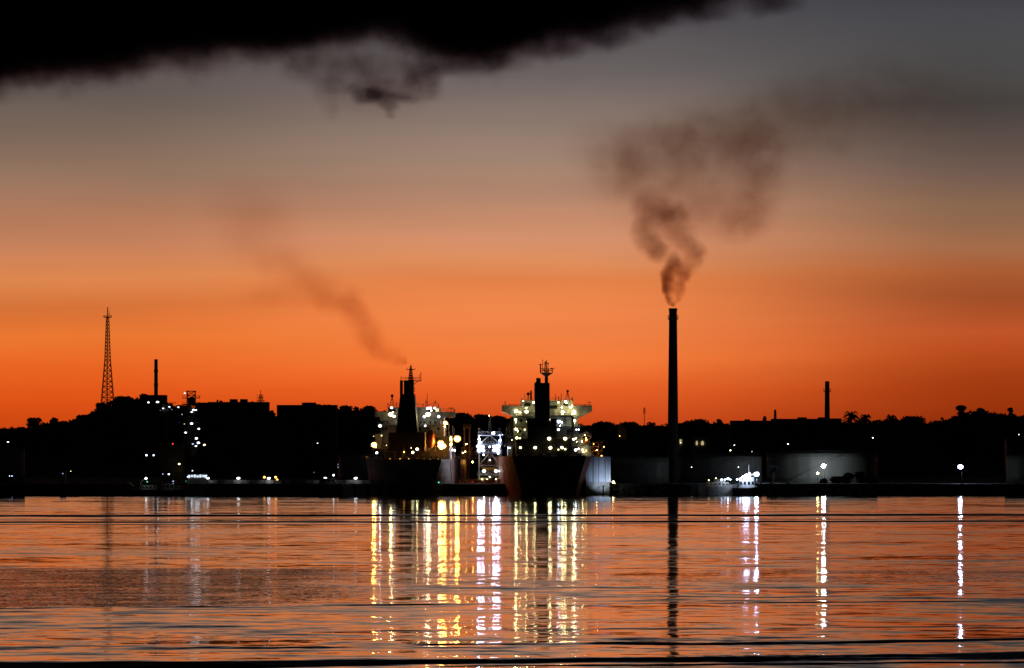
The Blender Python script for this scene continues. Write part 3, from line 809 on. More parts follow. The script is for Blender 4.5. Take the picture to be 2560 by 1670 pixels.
for i, px in enumerate((473, 480, 487, 494, 501, 508, 514)):
    w = t.L(px, 1190 if i % 3 else 1191); MB().box((w.x, -.1, w.z), (.75, .12, .7 if i % 2 else 1.0)).build('window', glow('cabin window', (.75, .87, 1), 1.1), t.o)
t.lamp(469, 1192, -1, 1.6, 'bw', 8, 'wall_lamp', .8); t.lamp(516, 1189, -1, 1.6, 'bw', 7, 'wall_lamp', .8); t.lamp(465, 1203, -1, 2, 'gr', .5, 'wall_lamp', .8)
t = Site('pump_house', 'small greenish-lit hut alone on the dark left shore', 'hut', 156, 1530, 4)
a, b_ = t.L(150, 1200), t.L(163, 1183); MB().bx(a.x, b_.x, 0, 3, 0, b_.z).build('wall', WHITE, t.o)
MB().box(((a.x + b_.x) / 2, 1.4, b_.z + .15), (b_.x - a.x + .6, 3.8, .3)).build('roof', GREY, t.o)
MB().tube((t.L(154, 0).x, 1, b_.z), (t.L(154, 0).x, 1, t.L(0, 1164).z), .1, n=5).build('pole', GREY, t.o)
t.lamp(157, 1184, -1.2, 1.4, 'bw', 2.5, 'wall_lamp', .8)


# ------------------------------------------------------------------ boats
def boat(name, label, px, Y, length, beam, h, house, m_hull, m_house, rz=0.):
    t = thing(name, label, 'boat', ((px - 1280) * Y / FPX, Y, 0), rz)
    g = MB(); secs = []
    for i in range(13):
        f = i / 12; x = (f - .5) * length
        w = beam / 2 * (1 - max(0, (f - .55) / .45) ** 2.2) * (.86 + .14 * min(1, f * 4)) + .02
        sh = h * (1 + .35 * max(0, f - .5) ** 1.3 * 2)
        secs.append([g.b.verts.new((x + (f - .5) * .4 * (k == 2), s_ * w * q_, zz)) for s_, q_, zz, k in ((-1, 1, sh, 2), (-1, .85, .1, 1), (-1, .3, -.6, 0), (1, .3, -.6, 0), (1, .85, .1, 1), (1, 1, sh, 2))])
    for A, B in zip(secs, secs[1:]):
        for j in range(5): g.b.faces.new((A[j], A[j + 1], B[j + 1], B[j]))
        g.b.faces.new((A[5], A[0], B[0], B[5]))
    g.b.faces.new(secs[0][::-1]); g.b.faces.new(secs[-1])
    g.build('hull', m_hull, t)
    for (x0, x1, w_, z0, z1) in house:
        g = MB(); g.box(((x0 + x1) / 2, 0, (z0 + z1) / 2), (x1 - x0, w_, z1 - z0), 0, (.94, .9)); c = g.build('cabin', m_house, t)
        n = max(2, int((x1 - x0) / 1.3)); g = MB()
        for i in range(n): g.box((x0 + (i + .5) * (x1 - x0) / n, -w_ / 2 * .97 - .02, z0 + (z1 - z0) * .62), (.8, .1, (z1 - z0) * .35))
        g.build('window', GLASS, c)
    MB().rail([(-length / 2, -beam / 2 + .1, h), (length * .3, -beam / 2 + .15, h * 1.05)], .9, 1.4, .03).build('railing', WHITE, t)
    return t


def blamp(t, px, py, Y, r, col, k, name='deck_lamp'):
    p = at(px, py, Y) - Vector(t.location)
    g = MB().ball((0, 0, 0), r / 7, .8, 1).build(name, glow('lamp %s %g' % (col, k), LC[col][0], k), t)
    g.location = Matrix.Rotation(-t.rotation_euler.z, 3, 'Z') @ p


b1 = boat('ferry_boat', 'long low white boat with lit cabin tops moored right of the chimney', 1795, 1497, 13.5, 3.6, 3.2, [(-4.5, 4, 2.6, 3.0, 4.6), (-1.5, 2.5, 2.2, 4.6, 5.6)], WHITE, WHITE)
for px, py, r, c, k in ((1772, 1200.5, 1.6, 'yg', 8), (1790, 1195.5, 1.5, 'yg', 8), (1804, 1199, 2.6, 'bw', 14), (1812, 1199, 2.4, 'bw', 12), (1820, 1196.5, 3, 'w', 22), (1826, 1199, 2, 'bw', 12)): blamp(b1, px, py, 1494.5, r, c, k)
b2 = boat('tug_boat', 'squat tug with bluish-white flood lamps and lit wheelhouse', 1868, 1495, 10.5, 4, 2.6, [(-3, 2.6, 3, 2.4, 5.6), (-.5, 2.4, 2.4, 5.6, 7.6)], mat('dark red tug hull', (.07, .02, .02), .5), WHITE)
MB().tube((.6, 0, 7.4), (.6, 0, 11), .1, n=6).build('mast', WHITE, b2)
for px, py, r, c, k in ((1843, 1198.5, 2.6, 'bw', 16), (1850, 1199, 2, 'bw', 10), (1866, 1190, 5.6, 'bw', 75), (1873, 1183, 2, 'bw', 60), (1862, 1196, 3.4, 'bw', 50), (1858, 1192, 3.2, 'bw', 50), (1851, 1197, 2.8, 'bw', 30)): blamp(b2, px, py, 1492.5, r, c, k)
t = Site('flood_mast', 'short mast with a glaring bluish-white lamp beside the tug', 'lamp', 1892, 1572, 4)
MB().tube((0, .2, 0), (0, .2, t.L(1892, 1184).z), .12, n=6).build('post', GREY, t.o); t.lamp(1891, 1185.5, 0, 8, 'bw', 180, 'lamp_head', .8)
t = Site('sign_post', 'tall post carrying a dark square board right of the tug', 'sign', 1934, 1500, 3.8)
MB().tube((0, 0, 0), (0, 0, t.L(1934, 1170).z), .35, n=8).build('post', WHITE, t.o)
a = t.L(1934, 1174); MB().box((0, -.4, a.z), (2.4, .2, 2.2)).build('board', STEEL, t.o)
MB().box((0, -.5, a.z + 1.1), (2.6, .25, .18)).box((1.25, -.5, a.z), (.14, .25, 2.2)).build('board_frame', WHITE, t.o)
b3 = boat('launch', 'small launch with a sloping white canopy moored at the left shore', 360, 1492, 12, 3.6, 1.9, [(-1, 4.5, 2.6, 1.9, 3.6)], STEEL, WHITE)
g = MB(); g.prism([(-5.6, 4.6), (-3.6, 3.0), (-3.3, 3.1), (-5.2, 4.8)], -1.6, 1.6)
for i in range(6): g.tube((-5.4 + i * .38, -1.65, 4.6 - i * .3), (-4.4 + i * .38, -1.65, 2.2), .04, n=4)
g.build('canopy', WHITE, b3)
g = MB(); g.path([(-1.2, -1.3, 3.6), (-1.0, -1.3, 4.8), (-.3, -1.3, 5.5), (1.2, -1.3, 5.7)], .14); g.build('arch', WHITE, b3)
blamp(b3, 365, 1196, 1489.8, 3.4, 'w', 6); blamp(b3, 368, 1204.5, 1489.8, 1.8, 'gr', 1.6)
b4 = boat('work_boat', 'dark work boat with dim cabin moored left of the glowing cabins', 425, 1492, 11, 3.6, 1.8, [(-3, 1.5, 2.6, 1.8, 4.2), (2.2, 3.6, 2, 1.8, 3.4)], STEEL, WHITE)
for px, py, r, c, k in ((422, 1185.5, 2.4, 'w', 5), (407, 1185, 1.6, 'bw', 1.5), (433, 1203, 1.8, 'bw', 1.6), (433, 1208, 1.2, 'bw', 1)): blamp(b4, px, py, 1489.8, r, c, k)
b5 = boat('barge', 'small dark vessel with faint lit rails beside the quay lamp', 815, 1484, 9.5, 3, 3.4, [(-2.5, 3.5, 2.4, 3.4, 6.2)], BLACK, BLACK)
MB().rail([(-4.4, -1.4, 4.6), (-2.6, -1.4, 3.9), (2.6, -1.4, 3.9), (4.4, -1.4, 5)], 1, 1, .035).build('upper_railing', WHITE, b5)
for px, py, r, c, k in ((834, 1188, 2.6, 'w', 9), (845, 1161, 1, 'bw', 1.5), (845, 1168, 1.2, 'bw', 1.5), (785, 1181, 1, 'bw', .8)): blamp(b5, px, py, 1481.5, r, c, k)


# ------------------------------------------------------------------ ships
def hull(S_, stations, zt, mat_, name='hull'):
    """stations: (ly, halfbreadth_deck, halfbreadth_waterline, rake) ; zt deck height"""
    g = MB(); secs = []
    zs = [-3, -.2, zt * .15, zt * .32, zt * .52, zt * .75, zt]
    for ly, bd, bw, ov, bulge in stations:
        row = []
        for zz in zs:
            f = max(0, zz / zt); hb = bw + (bd - bw) * (f ** bulge)
            row.append((hb, ly + ov * (1 - f) ** 1.5, zz))
        secs.append([g.b.verts.new((-h_, y_, z_)) for h_, y_, z_ in row[::-1]] + [g.b.verts.new((h_, y_, z_)) for h_, y_, z_ in row])
    n = len(secs[0])
    for A, B in zip(secs, secs[1:]):
        for j in range(n): g.b.faces.new((A[j], A[(j + 1) % n], B[(j + 1) % n], B[j]))
    g.b.faces.new(secs[0]); g.b.faces.new(secs[-1][::-1])
    o = g.build(name, mat_, S_.o)
    return o


def wins(S_, mb_parent, xs, py, ly, w=.7, h=.8, name='window', m_=GLASS):
    for px in xs:
        p = S_.L(px, py, ly); MB().box((p.x, p.y - .06, p.z), (w, .12, h)).build(name, m_, mb_parent)


# ---- left ship
A = Site('tanker_ship', 'left tanker with tapering dark funnel and orange deck lamps, stern to the viewer', 'ship', 1009, 1496, 0, R(-3.3), hk=1.5, cut=.18)
ZD = A.L(1009, 1148).z
hull(A, [(0, 13.6, 9.0, 4, .8), (5, 14, 11, 3, .7), (14, 14.4, 13, 1, .6), (30, 14.5, 14.2, 0, .5), (90, 14.5, 14.3, 0, .5), (140, 14.3, 13.5, 0, .5), (160, 11, 8, 0, .7), (172, 5, 2, 0, .9), (178, .6, .2, 0, 1)], ZD, HULLG)
MB().bx(-13.2, 13.2, .6, 140, ZD, ZD + .06).build('deck', DECK, A.o)
g = MB(); g.rail([(-13.3, .3, ZD), (13.3, .3, ZD)], 1.1, 2, .05); g.rail([(13.9, 4, ZD), (14.2, 60, ZD), (14.2, 138, ZD)], 1.1, 4, .05); g.rail([(-13.9, 4, ZD), (-14.2, 60, ZD)], 1.1, 4, .05); g.build('railing', GREY, A.o)
# accommodation
g = MB(); A.pbox(g, 950, 1064, 1106, 1148, 27, 40); A.pbox(g, 956, 1051, 1100, 1064, 28, 40); g.build('accommodation', WHITE, A.o)
for q_ in ((938, 1084, 955, 1122, 25, 38), (1106, 1090, 1124, 1148, 26, 38)): g = MB(); A.pbox(g, *q_); g.build('side_house', WHITE, A.o)
g = MB(); A.pbox(g, 969, 1018, 1097, 1051, 30, 41); bridge = g.build('bridge', WHITE, A.o)
g = MB()
a, b_, c, d = A.L(937, 1030, 29.5), A.L(1136, 1052, 29.5), A.L(1136, 1044, 29.5), A.L(1100, 1052, 29.5)
g.bx(a.x, A.L(1136, 0, 29.5).x, 29.5, 35, A.L(0, 1043, 29.5).z, A.L(0, 1030, 29.5).z)
g.bx(A.L(950, 0, 29.6).x, A.L(1110, 0, 29.6).x, 29.7, 34.8, b_.z, A.L(0, 1043, 29.5).z)
g.build('bridge_wing', WHITE, A.o)
g = MB(); zb = A.L(0, 1018, 30).z; g.rail([(A.L(969, 0, 30).x, 30, zb), (A.L(1097, 0, 30).x, 30, zb)], 1.1, 1.8, .05)
zw = A.L(0, 1030, 29.5).z; g.rail([(A.L(1100, 0, 29.6).x, 29.7, zw), (A.L(1135, 0, 29.6).x, 29.7, zw), (A.L(1135, 0, 29.6).x, 34.7, zw)], 1.0, 1.8, .05)
g.build('bridge_railing', GREY, A.o)
wins(A, bridge, (1075, 1082), 1027, 30, 1.6, 1.1, m_=GLASS); wins(A, bridge, (1093,), 1026.5, 29.9, 1.2, 1.5, m_=glow('lit port', (1, .8, .4), 1.2)); wins(A, bridge, (975, 985), 1026, 30, 1.2, .9)
for py, xs in ((1056, (960, 968, 1052, 1060, 1076, 1088)), (1072, (958, 965, 1050, 1072, 1096)), (1097, (945, 1074, 1092, 1100)), (1112, (963, 1092, 1100))): wins(A, A.o, xs, py, 26.95, .8, .8)
g = MB()
for py, x0, x1, d0 in ((1063, 943, 1106, 23), (1085, 1062, 1110, 24), (1106, 1062, 1126, 23.5), (1121, 932, 972, 22), (1128, 930, 1062, 20)):
    p, q_ = A.L(x0, py, d0), A.L(x1, py, d0); g.bx(p.x, q_.x, d0, 30, p.z - .12, p.z + .12); g.rail([(p.x, d0, p.z), (q_.x, d0, p.z)], 1.0, 1.6, .05)
g.build('deck_gallery', GREY, A.o)
g = MB()
for px in (934, 962, 989, 1052, 1090): p = A.L(px, 1128, 20.3); g.tube((p.x, 20.3, ZD), (p.x, 20.3, p.z), .12, n=6)
g.build('gallery_post', GREY, A.o)
# funnel
g = MB()
f0, f1, f2, f3 = A.L(990, 1081, 12), A.L(1043, 1081, 12), A.L(1035, 985, 12), A.L(1000, 985, 12)
cx = (f0.x + f1.x) / 2; w0 = f1.x - f0.x; w1 = f2.x - f3.x
g.box((cx, 17, (f0.z + f2.z) / 2), (w0, 10, f2.z - f0.z), 0, (w1 / w0, .75))
bmesh.ops.bevel(g.b, geom=[e for e in g.b.edges if abs(e.verts[0].co.z - e.verts[1].co.z) > 3], offset=1.1, segments=4, affect='EDGES')
fun = g.build('funnel', BLACK, A.o)
g = MB(); A.pbox(g, 971, 1081, 1062, 1127, 10, 24); g.build('engine_casing', BLACK if 0 else mat('dark brown casing', (.08, .05, .04), .7), A.o)
g = MB()
for px, w_, t_, dd in ((1003.5, .55, 952, 15), (1018, 1.25, 952, 16), (1028, 1.0, 950, 17)):
    p = A.L(px, 985, dd); g.lathe((p.x, dd, 0), [(w_, p.z - .5), (w_, A.L(0, t_, dd).z)], 14)
g.build('exhaust_pipe', BLACK, fun)
g = MB(); p, q_ = A.L(1003, 951.5, 16), A.L(1053, 953, 16)
g.bx(p.x, q_.x, 14.5, 17.5, p.z - .25, p.z); g.rail([(p.x, 14.5, p.z), (q_.x, 14.5, p.z)], 1.1, 1.6, .06)
g.tube((q_.x, 14.6, p.z), (q_.x, 14.6, A.L(0, 931, 16).z), .13, n=5); g.tube((q_.x - .6, 14.6, p.z), (q_.x - .6, 14.6, A.L(0, 938, 16).z), .08, n=5); g.tube((p.x, 14.6, p.z), (p.x, 14.6, A.L(0, 942, 16).z), .09, n=5)
g.tube((A.L(1033, 0, 16).x, 16, A.L(0, 962, 16).z), (A.L(1046, 0, 16).x, 16, p.z - .2), .1, n=5)
for py in (962, 972, 980): g.bx(A.L(1028, 0, 17).x, A.L(1037, 0, 17).x, 16, 18, A.L(0, py, 17).z, A.L(0, py, 17).z + .15)
g.tube((A.L(1037, 0, 17).x, 16, A.L(0, 980, 17).z), (A.L(1037, 0, 17).x, 16, A.L(0, 970, 17).z), .08, n=5)
g.build('funnel_platform', BLACK, fun)
g = MB(); p = A.L(1027, 951, 16)
lattice(g, p.x, 16, p.z, A.L(0, 922, 16).z, 1.5, .7, 5, .13); g.tube((p.x, 16, p.z), (p.x, 16, A.L(0, 912, 16).z), .16, .08, n=6)
for py, hw in ((925, 1.4), (944, 1.0), (939, .7), (948, 1.3)):
    z_ = A.L(0, py, 16).z; g.tube((p.x - hw, 16, z_), (p.x + hw, 16, z_), .13, n=5)
    if hw > 1.3:
        for s_ in (-1, 1): g.tube((p.x + s_ * hw, 16, z_), (p.x + s_ * (hw + .2), 16, z_ + .5), .1, n=5)
g.lathe((p.x, 16, A.L(0, 920.5, 16).z), [(.35, 0), (.45, .25), (.3, .6)], 10)
g.build('mast', BLACK, A.o)
g = MB(); p = A.L(980, 1017, 30); z2 = A.L(0, 994, 30).z
for s_ in (-1, 0, 1): g.tube((p.x + s_ * .9, 30.5, p.z), (p.x + s_ * .1, 30.5, z2), .1, n=5)
g.ball((p.x, 30.5, z2 + .5), .55, 1.1, 2); g.build('radar_dome', BLACK, A.o)
g = MB()
for px, top in ((970, 1008), (991, 1004), (1065, 1000), (1068, 985), (1088, 1000), (1096, 1012), (1057, 1010)): p = A.L(px, 1018, 31); g.tube((p.x, 31, p.z), (p.x, 31, A.L(0, top, 31).z), .09, n=4)
for px, py in ((1066, 1005), (1088, 1006)): p = A.L(px, py, 31); g.tube((p.x - .6, 31, p.z), (p.x + .6, 31, p.z), .1, n=4)
g.build('aerial', BLACK, A.o)
g = MB(); p = A.L(1128, 1030, 31); g.tube((A.L(1134, 0, 31).x, 31, p.z), (A.L(1137, 0, 31).x, 31, A.L(0, 1026, 31).z), .1, n=5); z_ = A.L(0, 1021, 31).z; g.box((A.L(1128, 0, 31).x, 31, z_), (1.9, .4, .25)); g.tube((A.L(1128, 0, 31).x, 31, zw), (A.L(1128, 0, 31).x, 31, z_), .08, n=5); g.build('radar_scanner', BLACK, A.o)
# lifeboat on davits
p = A.L(1076, 1097, 18); g = MB()
g.lathe((0, 0, 0), [(.15, -3.4), (1.0, -2.9), (1.5, -1.6), (1.6, .6), (1.35, 2.2), (.6, 3.2), (.1, 3.4)], 18); lb = g.build('lifeboat', ORANGE, A.o, True); lb.location = (p.x, 18, p.z)
g = MB()
for px in (1064, 1089): s_ = A.L(px, 0, 18).x; g.tube((s_, 18.5, A.L(0, 1127, 18).z), (s_, 18.5, A.L(0, 1072, 18).z), .16, n=6)
g.tube((A.L(1064, 0, 18).x, 18.5, A.L(0, 1072, 18).z), (A.L(1089, 0, 18).x, 18.5, A.L(0, 1072, 18).z), .14, n=6)
g.tube((A.L(1070, 0, 18).x, 16.5, A.L(0, 1125, 18).z), (A.L(1088, 0, 18).x, 18.5, A.L(0, 1113, 18).z), .14, n=6); g.build('davit', GREY, A.o)
# deck gear
g = MB()
for px, s_ in ((948, 1.2), (966, .8), (985, .9), (1004, .7), (1018, 1), (1040, .8), (1056, 1.2), (1078, .9), (1092, .8)):
    p = A.L(px, 1148, 3); g.lathe((p.x, 3, ZD), [(s_ * .5, 0), (s_ * .35, .3), (s_ * .35, .8), (s_ * .55, 1.0)], 10)
g.build('mooring_bollard', RUST, A.o)
g = MB(); p = A.L(1010, 1148, 6); g.tube((p.x - .7, 6, ZD), (p.x, 6, ZD + 2.8), .09, n=5); g.tube((p.x + .7, 6, ZD), (p.x, 6, ZD + 2.8), .09, n=5); g.tube((p.x, 6, ZD + 2.5), (p.x, 6, ZD + 5), .09, n=5)
p = A.L(1050, 1148, 6); g.tube((p.x, 6, ZD), (p.x, 6, ZD + 4), .15, n=6); p = A.L(989, 1148, 6); g.tube((p.x, 6, ZD), (p.x, 6, ZD + 3), .12, n=6); g.build('light_post', RUST, A.o)
g = MB()
for px in (1118, 1121, 1125, 1129, 1133, 1137): p = A.L(px, 1148, 50); g.tube((p.x, 50, ZD), (p.x, 50, ZD + 4.2), .14, n=6); g.tube((p.x, 50, ZD + 4.2), (p.x + .3, 50, ZD + 4.5), .14, n=6)
p = A.L(1116, 1128, 50); q_ = A.L(1140, 1128, 50); g.tube(p, q_, .12, n=5); g.build('vent_pipe', WHITE, A.o)
g = MB()
for px, t_ in ((1161, 1062), (1174, 1064)): p = A.L(px, 1148, 90); g.tube((p.x, 90, ZD), (p.x, 90, A.L(0, t_, 90).z), .35, n=8)
p, q_ = A.L(1158, 1068, 90), A.L(1178, 1070, 90); g.bx(p.x, q_.x, 89, 91, p.z - .4, p.z); g.rail([(p.x, 89, p.z), (q_.x, 89, p.z)], 1.1, 1.5, .06); g.build('hose_crane', RUST, A.o)
g = MB()
for py in (1119, 1130, 1136): p, q_ = A.L(1150, py, 80), A.L(1195, py, 80); g.tube(p, q_, .09, n=5)
for px in (1155, 1166, 1180, 1190): p = A.L(px, 1148, 80); g.tube((p.x, 80, ZD), (p.x, 80, A.L(0, 1119, 80).z), .12, n=5)
for i in range(14): p = A.L(1112 + i * 6, 1147, 60); g.tube((p.x, 60 + i, ZD), (p.x, 60 + i, ZD + 1 + (i * 7 % 4) * .35), .12, n=5)
g.tube((A.L(1110, 0, 60).x, 60, ZD + .3), (A.L(1112 + 78, 0, 60).x, 74, ZD + .3), .2, n=6)
g.build('deck_piping', RUST, A.o)
g = MB(); p = A.L(1113, 1148, 34)
for i in range(7): g.tube((A.L(1104, 0, 26).x, 25.8, A.L(0, 1062 + i * 10, 26).z), (A.L(1122, 0, 26).x, 25.8, A.L(0, 1062 + i * 10, 26).z), .07, n=4)
for px in (1102, 1108, 1115, 1122): g.tube((A.L(px, 0, 26).x, 25.8, ZD), (A.L(px, 0, 26).x, 25.8, A.L(0, 1060, 26).z), .14, n=5)
for px, py in ((1132, 1065), (1136, 1070)): g.tube((A.L(px, 0, 28).x, 27, ZD), (A.L(px, 0, 28).x, 27, A.L(0, py, 28).z), .12, n=5)
g.build('stair_tower', WHITE, A.o)
g = MB(); a = A.L(1158, 1150, 70); g.tube((14.6, 70, 1), (14.6, 70, ZD), .8, n=10); g.build('fender', BLACK, A.o)
g = MB()
for i in range(9):
    g.tube((14.55, 30 + i * .9, ZD - 1 - i * 1.05), (14.55, 30 + (i + 1) * .9, ZD - 1 - (i + 1) * 1.05), .1, n=4)
g.build('gangway', WHITE, A.o)
for (px, py, ly, r, c, k) in ((977, 1036, 27, 6, 'ww', 45), (985, 1041, 27, 3.0, 'w', 22), (979, 1019.5, 28.5, 2.8, 'w', 12), (950, 1064.5, 22, 4, 'w', 22),
                              (1070, 1036, 26, 6.5, 'ww', 45), (1061, 1041.5, 27, 3.2, 'w', 30), (1076, 1020.5, 28, 3.2, 'w', 16), (1069, 1021, 28.4, 3.2, 'w', 16), (1087, 1020, 28, 2.8, 'w', 10), (1097, 1041.5, 27, 3.6, 'w', 18),
                              (1113, 1057, 25, 5.6, 'or', 35), (1117, 1059, 25, 2.6, 'or', 20), (1063, 1064.5, 22.5, 2.4, 'w', 10), (1062, 1083.5, 17, 2.8, 'w', 14),
                              (935, 1112, 14, 7.5, 'or', 80), (1043, 1123, 5.4, 4.0, 'yg', 14), (1032, 1131, 5.6, 3.2, 'yg', 14), (1010, 1130, 5.6, 2, 'or', 8), (1028, 1120, 5.6, 1.2, 'yg', 6), (942, 1132, 17, 3, 'w', 10),
                              (1143, 1097, 40, 9.5, 'or', 70), (1102, 1108, 18, 8.5, 'or', 60), (1109, 1115, 18.4, 7, 'or', 60), (1098, 1115, 18, 3.6, 'or', 60), (1103, 1121, 18, 3, 'or', 40), (1126, 1111, 30, 5.6, 'or', 35),
                              (1121, 1125, 48, 2.6, 'w', 22), (1126, 1123, 48, 2.6, 'w', 22), (1131, 1125, 48, 3, 'w', 26), (1137, 1126, 48, 2.2, 'w', 18), (1110, 1130, 40, 2.4, 'w', 12), (1157, 1132, 78, 2, 'ww', 10), (1163, 1129, 78, 2, 'ww', 10),
                              (954, 1089, 24, 2, 'ww', 3), (934, 1090.5, 24, 1.2, 'ww', 3), (966, 1113, 20, 1.4, 'ww', 3), (1000, 1147, 1.5, .9, 'or', 6), (1022, 1147, 1.5, .9, 'or', 6), (1060, 1148, 1.5, 1, 'or', 6), (975, 1147, 1.5, .8, 'or', 5), (1075, 1148, 1.5, .9, 'ww', 6), (1095, 1148, 1.5, 1, 'ww', 6)):
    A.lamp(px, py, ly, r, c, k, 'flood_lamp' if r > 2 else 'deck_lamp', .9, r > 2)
lp = MB().ball((0, 0, 0), .22, 1, 1).build('hull_fill_lamp', glow('hull fill lamp', LC['or'][0], 260), A.o); lp.location = (17.2, 112, ZD - 1.0)  # added lamp hung overside to light the hull side
MB().tube((0, 0, .2), (-2.4, 0, 1.2), .08, n=5).build('lamp_bracket', STEEL, lp)  # bracket made for the added hull fill lamp
for px, py, ly, rr, c, k in ((1146, 1101, 76, .24, 'or', 300), (1166, 1110, 84, .2, 'or', 200), (1100, 1113, 21, .2, 'or', 130), (1129, 1118, 46, .16, 'ww', 160), (1112, 1066, 23, .16, 'ww', 120), (1078, 1026, 27, .12, 'w', 110), (982, 1030, 27, .12, 'ww', 90), (940, 1117, 20, .14, 'or', 120)):
    w_ = MB().ball((0, 0, 0), rr, 1, 1).build('fill_bulb', glow('bulb %s %g' % (c, k), LC[c][0], k), A.o); w_.location = A.L(px, py, ly)  # added fill lights with no seen source, brighten the decks and crane
t = Site('mooring_line', 'slack pale mooring line sagging across the left ship stern', 'rope', 1000, 1490, 0)
a, b_, c = t.L(970, 1147, 0), t.L(1015, 1166, 1.0), t.L(1070, 1200, 2.5)
o = MB().path([a, t.L(992, 1155, -.3), b_, t.L(1042, 1182, -.4), c, t.L(1085, 1214, 6)], .11, 5).build('rope', ROPE, t.o)
t = Site('mooring_line', 'higher mooring line running right from the left ship stern', 'rope', 1040, 1490, 0)
MB().path([t.L(990, 1148, 0), t.L(1012, 1157, -.3), t.L(1040, 1170, -.3), t.L(1075, 1192, 1), t.L(1092, 1208, 6)], .09, 5).build('rope', ROPE, t.o)

# ---- right ship
B = Site('tanker_ship', 'right tanker with square black funnel and bright white bridge wings, stern to the viewer', 'ship', 1373, 1493, 0, R(1.5), hk=1.0, cut=.36)
ZE = B.L(1367, 1141).z
hull(B, [(0, 13.2, 9.5, 4, 1.2), (3, 14.6, 11, 3, 1.2), (8, 16, 13, 2, 1.0), (16, 16.6, 15, 1, .7), (34, 16.8, 16.4, 0, .5), (110, 16.8, 16.4, 0, .5), (160, 14, 11, 0, .6), (182, 5, 2, 0, .9), (190, .6, .2, 0, 1)], ZE, HULLR)
MB().bx(-11.8, 11.8, .6, 150, ZE, ZE + .06).build('deck', DECK, B.o)
g = MB(); g.rail([(-12, .3, ZE), (12, .3, ZE)], 1.1, 2, .05); g.rail([(16.4, 18, ZE), (16.6, 60, ZE)], 1.1, 3, .05); g.rail([(-16.4, 18, ZE), (-16.6, 60, ZE)], 1.1, 3, .05); g.build('railing', GREY, B.o)
g = MB(); B.pbox(g, 1281, 1046, 1445, 1141, 26, 44); B.pbox(g, 1284, 1040, 1441, 1046, 26.5, 43); acc = g.build('accommodation', WHITE, B.o)
g = MB(); B.pbox(g, 1304, 1001, 1432, 1040, 28, 40); br = g.build('bridge', WHITE, B.o)
for sgn, x0, x1, xi, x2 in ((-1, 1255, 1290, 1281, 1288), (1, 1440, 1480, 1445, 1440)):
    g = MB(); P0 = lambda px, py: (B.L(px, py, 27).x, B.L(px, py, 27).z)
    if sgn < 0: ol = [P0(1255, 1028), P0(1284, 1041), P0(1305, 1041), P0(1305, 1014), P0(1255, 1014)]
    else: ol = [P0(1432, 1014), P0(1432, 1041), P0(1446, 1046), P0(1480, 1028), P0(1480, 1014)]
    g.prism(ol, 27, 33); w_ = g.build('bridge_wing', WHITE, B.o)
    g = MB(); z_ = B.L(0, 1014, 27).z
    pa, pb = (1256, 1303) if sgn < 0 else (1434, 1479)
    g.rail([(B.L(pa, 0, 27).x, 27.3, z_), (B.L(pb, 0, 27).x, 27.3, z_)], .45, 2, .05); g.build('wing_railing', GREY, w_)
    g = MB(); q1 = B.L(1263 if sgn < 0 else 1473, 1014, 29)
    g.tube((q1.x, 29, q1.z), (q1.x, 29, q1.z + 1.1), .09, n=5); (g.ball((q1.x, 29, q1.z + 1.3), .28) if sgn < 0 else g.box((q1.x, 29, q1.z + 1.2), (1.5, .3, .2)))
    q1 = B.L(1274 if sgn < 0 else 1462, 1014, 29); g.tube((q1.x, 29, q1.z), (q1.x, 29, q1.z + .5), .16, n=6)
    g.build('repeater_compass', BLACK, w_)
g = MB(); zb = B.L(0, 1001, 28).z; g.rail([(B.L(1304, 0, 28).x, 28, zb), (B.L(1432, 0, 28).x, 28, zb), (B.L(1432, 0, 28).x, 39, zb)], 1.0, 1.6, .05); g.build('bridge_railing', GREY, B.o)
wins(B, br, (1318,), 1011, 28, 2.2, 1.1); wins(B, br, (1414,), 1011.5, 28, 1.7, 1.0); wins(B, br, (1384,), 1018, 28, 2.6, 1.2)
for py, xs in ((1052, (1302, 1412)), (1078, (1300, 1425)), (1086, (1308,)), (1125, (1295, 1350, 1432, 1444))): wins(B, acc, xs, py, 26, .9, 1.0)
MB().box((B.L(1413, 1056, 26).x, 25.9, B.L(0, 1056, 26).z), (1.1, .12, 1.4)).build('door', GREY, acc)
MB().box((B.L(1421, 1079, 26).x, 25.9, B.L(0, 1080, 26).z), (1.2, .12, 2.0)).build('door', STEEL, acc)
MB().box((B.L(1307, 1069, 25).x, 25.8, B.L(0, 1069.5, 25).z), (.9, .1, .5)).build('notice_board', REDP, acc)
# decks and galleries
g = MB()
for py, x0, x1, d0 in ((1040, 1284, 1338, 24), (1040, 1375, 1432, 24), (1067, 1275, 1320, 22), (1067, 1390, 1450, 22), (1090, 1272, 1330, 21), (1090, 1390, 1478, 21), (1115, 1262, 1330, 18), (1115, 1395, 1483, 18)):
    p, q_ = B.L(x0, py, d0), B.L(x1, py, d0); g.bx(p.x, q_.x, d0, 27, p.z - .12, p.z + .12); g.rail([(p.x, d0, p.z), (q_.x, d0, p.z)], 1.0, 1.5, .05)
g.build('deck_gallery', GREY, B.o)
g = MB()
for px in (1281, 1432): s_ = B.L(px, 0, 18.5).x; g.tube((s_, 20, ZE), (s_, 20, B.L(0, 1041, 20).z), .45, n=8)
g.bx(B.L(1378, 0, 20).x, B.L(1428, 0, 20).x, 19.5, 20.5, B.L(0, 1041, 20).z, B.L(0, 1038, 20).z)
g.tube((B.L(1425, 0, 20).x, 20, B.L(0, 1038, 20).z), (B.L(1434, 0, 20).x, 20, B.L(0, 1046, 20).z), .35, n=6); g.build('crane_post', BLACK, B.o)
for q_ in ((1270, 1116, 1281, 1141, 19, 30), (1444, 1116, 1479, 1141, 19, 30), (1446, 1096, 1470, 1115, 23, 30)): g = MB(); B.pbox(g, *q_); g.build('side_house', WHITE, B.o)
